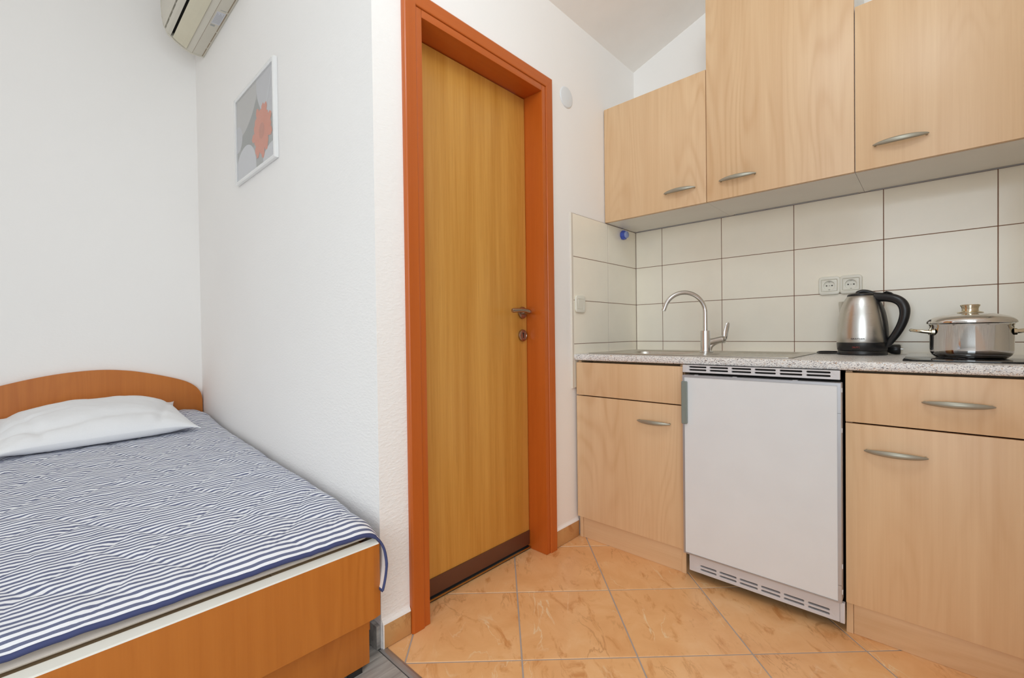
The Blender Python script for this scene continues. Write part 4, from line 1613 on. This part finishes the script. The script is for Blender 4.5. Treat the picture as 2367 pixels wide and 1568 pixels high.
top, uvs = [], []
for i in range(NXs + 1):
    t = i / NXs
    for (y, dz) in ysec:
        x = X_FOOT + (X_HEAD - X_FOOT) * t
        hang_f = min(max(-dz / 0.12, 0), 1)
        wall_gap = 0.0
        xe = x + 0.022 * hang_f * max(0, 1 - t * 14)
        h, sh = quilt(x, y)
        # the cover lifts where the pillow end squeezes the mattress near the wall
        bulge = 0.022 * math.exp(-((x + 3.05) / 0.2) ** 2) * math.exp(-((y - 0.64) / 0.14) ** 2)
        dzz = dz
        if y > 0.6 and x < -1.3:
            dzz = dz * (1 - 0.25 * min(1, (-1.3 - x) / 1.2))
        yy = y + (0.012 * min(1, max(0, (-1.3 - x) / 0.15)) if y > 0.6 else 0) * min(1, max(0, (y - 0.6) / 0.05))
        edge_soft = min(1.0, t * 26)
        z = ztop(x) + dzz + h * (0.45 + 0.55 * edge_soft) + bulge - 0.003
        # the foot end rolls down over the mattress edge, a little more towards the wall
        fd = (x - (X_FOOT - 0.075)) / 0.075
        if fd > 0:
            z -= (0.013 + 0.014 * min(max(y / 0.6, 0), 1)) * fd * fd * (1 - 0.8 * hang_f)
        top.append(Vector((xe, yy, z)))
        uvs.append([sh * min(1, t * 12 + 0.25), y])


for j in range(NYs):
    run = 0.011
    for i in range(NXs + 1):
        if i:
            a, b = top[i * NYs + j], top[(i - 1) * NYs + j]
            run += math.hypot(a.x - b.x, (a.z - b.z) * (1.0 if i < 9 else 0.3))
        uvs[i * NYs + j][0] += run


def grid_mesh(name, pts, mat, parent, flip=False):
    me = bpy.data.meshes.new(name)
    faces = []
    for i in range(NXs):
        for j in range(NYs - 1):
            a = i * NYs + j
            q = (a, a + 1, a + NYs + 1, a + NYs)
            faces.append(q[::-1] if flip else q)
    me.from_pydata([tuple(p) for p in pts], [], faces)
    uvl = me.uv_layers.new(name='UVMap')
    for lp in me.loops:
        uvl.data[lp.index].uv = uvs[lp.vertex_index]
    me.update()
    return link_mesh(name, me, parent, (mat,), True)


cov = grid_mesh('cover', top, 'stripe', bs, True)
nrm = []
for i in range(NXs + 1):
    for j in range(NYs):
        a = top[min(i + 1, NXs) * NYs + j] - top[max(i - 1, 0) * NYs + j]
        b = top[i * NYs + min(j + 1, NYs - 1)] - top[i * NYs + max(j - 1, 0)]
        n = a.cross(b)
        n.normalize()
        if n.z < 0 and abs(n.z) > 0.2:
            n = -n
        nrm.append(n)
# consistent inward direction for the lining
low = []
for idx, p in enumerate(top):
    n = nrm[idx]
    j = idx % NYs
    if j > NYs - 22 and n.y < 0:
        n = -n
    if j < 5 and n.y > 0:
        n = -n
    if n.z < -0.3:
        n = -n
    low.append(p - n * 0.0065)
lng = grid_mesh('lining', low, 'lining', bs, False)
tag(lng, 'plain white underside')
bm = bmesh.new()
edge = [(top[j] + low[j]) / 2 + Vector((0.001, 0, 0)) for j in range(NYs)]
side = [(top[i * NYs + NYs - 1] + low[i * NYs + NYs - 1]) / 2 for i in range(NXs + 1)]
add_tube(bm, edge, [((0.0062, 0.0058) if ysec[j][1] > -0.02 else (0.0042, 0.0036)) for j in range(NYs)], 10, 0, Vector((0, 0, 1)))
add_tube(bm, side, [(0.0036, 0.0060)] * len(side), 10, 0, Vector((0, 0, 1)))
tag(from_bm('binding', bm, 'navy', bs, auto=60), 'navy edge binding')

# pillow
px0, px1, py0, py1 = -3.245, -2.595, -0.150, 0.556
bm = bmesh.new()
NU, NV = 64, 72


def pil(u, v, s):
    """u along x (0 head .. 1 foot), v along y, s=+1 top, -1 bottom."""
    a, b = 2 * u - 1, 2 * v - 1
    e = (max(0, 1 - abs(a) ** 2.8) ** 0.6) * (max(0, 1 - abs(b) ** 2.6) ** 0.62)
    # the seams draw in between the four pointed corners
    x = (px0 + px1) / 2 + (px1 - px0) / 2 * (a * (1 - 0.05 * (1 - b ** 4) * abs(a) ** 3)) - 0.035 * b * (0.5 + 0.5 * a)
    yv = (py0 + py1) / 2 + (py1 - py0) / 2 * (b * (1 - 0.07 * (1 - a ** 4) * abs(b) ** 3))
    zb0 = ztop(x) + 0.009
    w = fbm(x * 1.6, yv * 1.6, 3.0, 4) * 0.010
    # long soft folds running from the near left corner along the front lip
    f1 = math.exp(-((a - 0.55 - 0.22 * (b + 1) * 0.5 + 0.10 * math.sin(b * 4.0)) / 0.09) ** 2) * (0.55 - 0.45 * b)
    f2 = math.exp(-((a - 0.25 + 0.30 * (b + 1) * 0.5) / 0.07) ** 2) * max(0, -b) * 0.7
    f3 = math.exp(-((b + 0.72 - 0.2 * a) / 0.06) ** 2) * 0.5
    f4 = math.exp(-((b - 0.78 + 0.25 * a) / 0.05) ** 2) * 0.45
    rays = 0.006 * math.sin(11 * math.atan2(1.02 - abs(b), 1.02 - abs(a))) * max(0, abs(a * b) - 0.35)
    hump = 0.108 * e * (1 - 0.16 * a)
    sh_ = (0.020 + 0.010 * max(0, a)) * (1 - 0.75 * abs(b) ** 6 * max(0, a))
    if s > 0:
        tipz = 0.030 * max(0, abs(b) - 0.86) / 0.14 * max(0, -a - 0.6) / 0.4
        return Vector((x, yv, zb0 + 0.006 + sh_ + hump + tipz + (w + rays - 0.020 * (f1 + f2 + f3 + f4)) * min(1, e * 2.0)))
    tipz = 0.030 * max(0, abs(b) - 0.86) / 0.14 * max(0, -a - 0.6) / 0.4
    return Vector((x, yv, zb0 + (sh_ + 0.002) * (1 - min(1.0, e * 2.6)) + tipz))


gt = [[bm.verts.new(pil(i / NU, j / NV, 1)) for j in range(NV + 1)] for i in range(NU + 1)]
gb = [[bm.verts.new(pil(i / NU, j / NV, -1)) for j in range(NV + 1)] for i in range(NU + 1)]
for i in range(NU):
    for j in range(NV):
        bm.faces.new([gt[i][j], gt[i + 1][j], gt[i + 1][j + 1], gt[i][j + 1]])
        bm.faces.new([gb[i][j], gb[i][j + 1], gb[i + 1][j + 1], gb[i + 1][j]])
for i in range(NU):
    for J in (0, NV):
        bm.faces.new([gt[i][J], gt[i + 1][J], gb[i + 1][J], gb[i][J]])
for j in range(NV):
    for I in (0, NU):
        bm.faces.new([gt[I][j], gt[I][j + 1], gb[I][j + 1], gb[I][j]])
tag(from_bm('pillow', bm, 'linen', None, auto=70), 'white cotton pillow lying against the arched headboard', 'pillow')
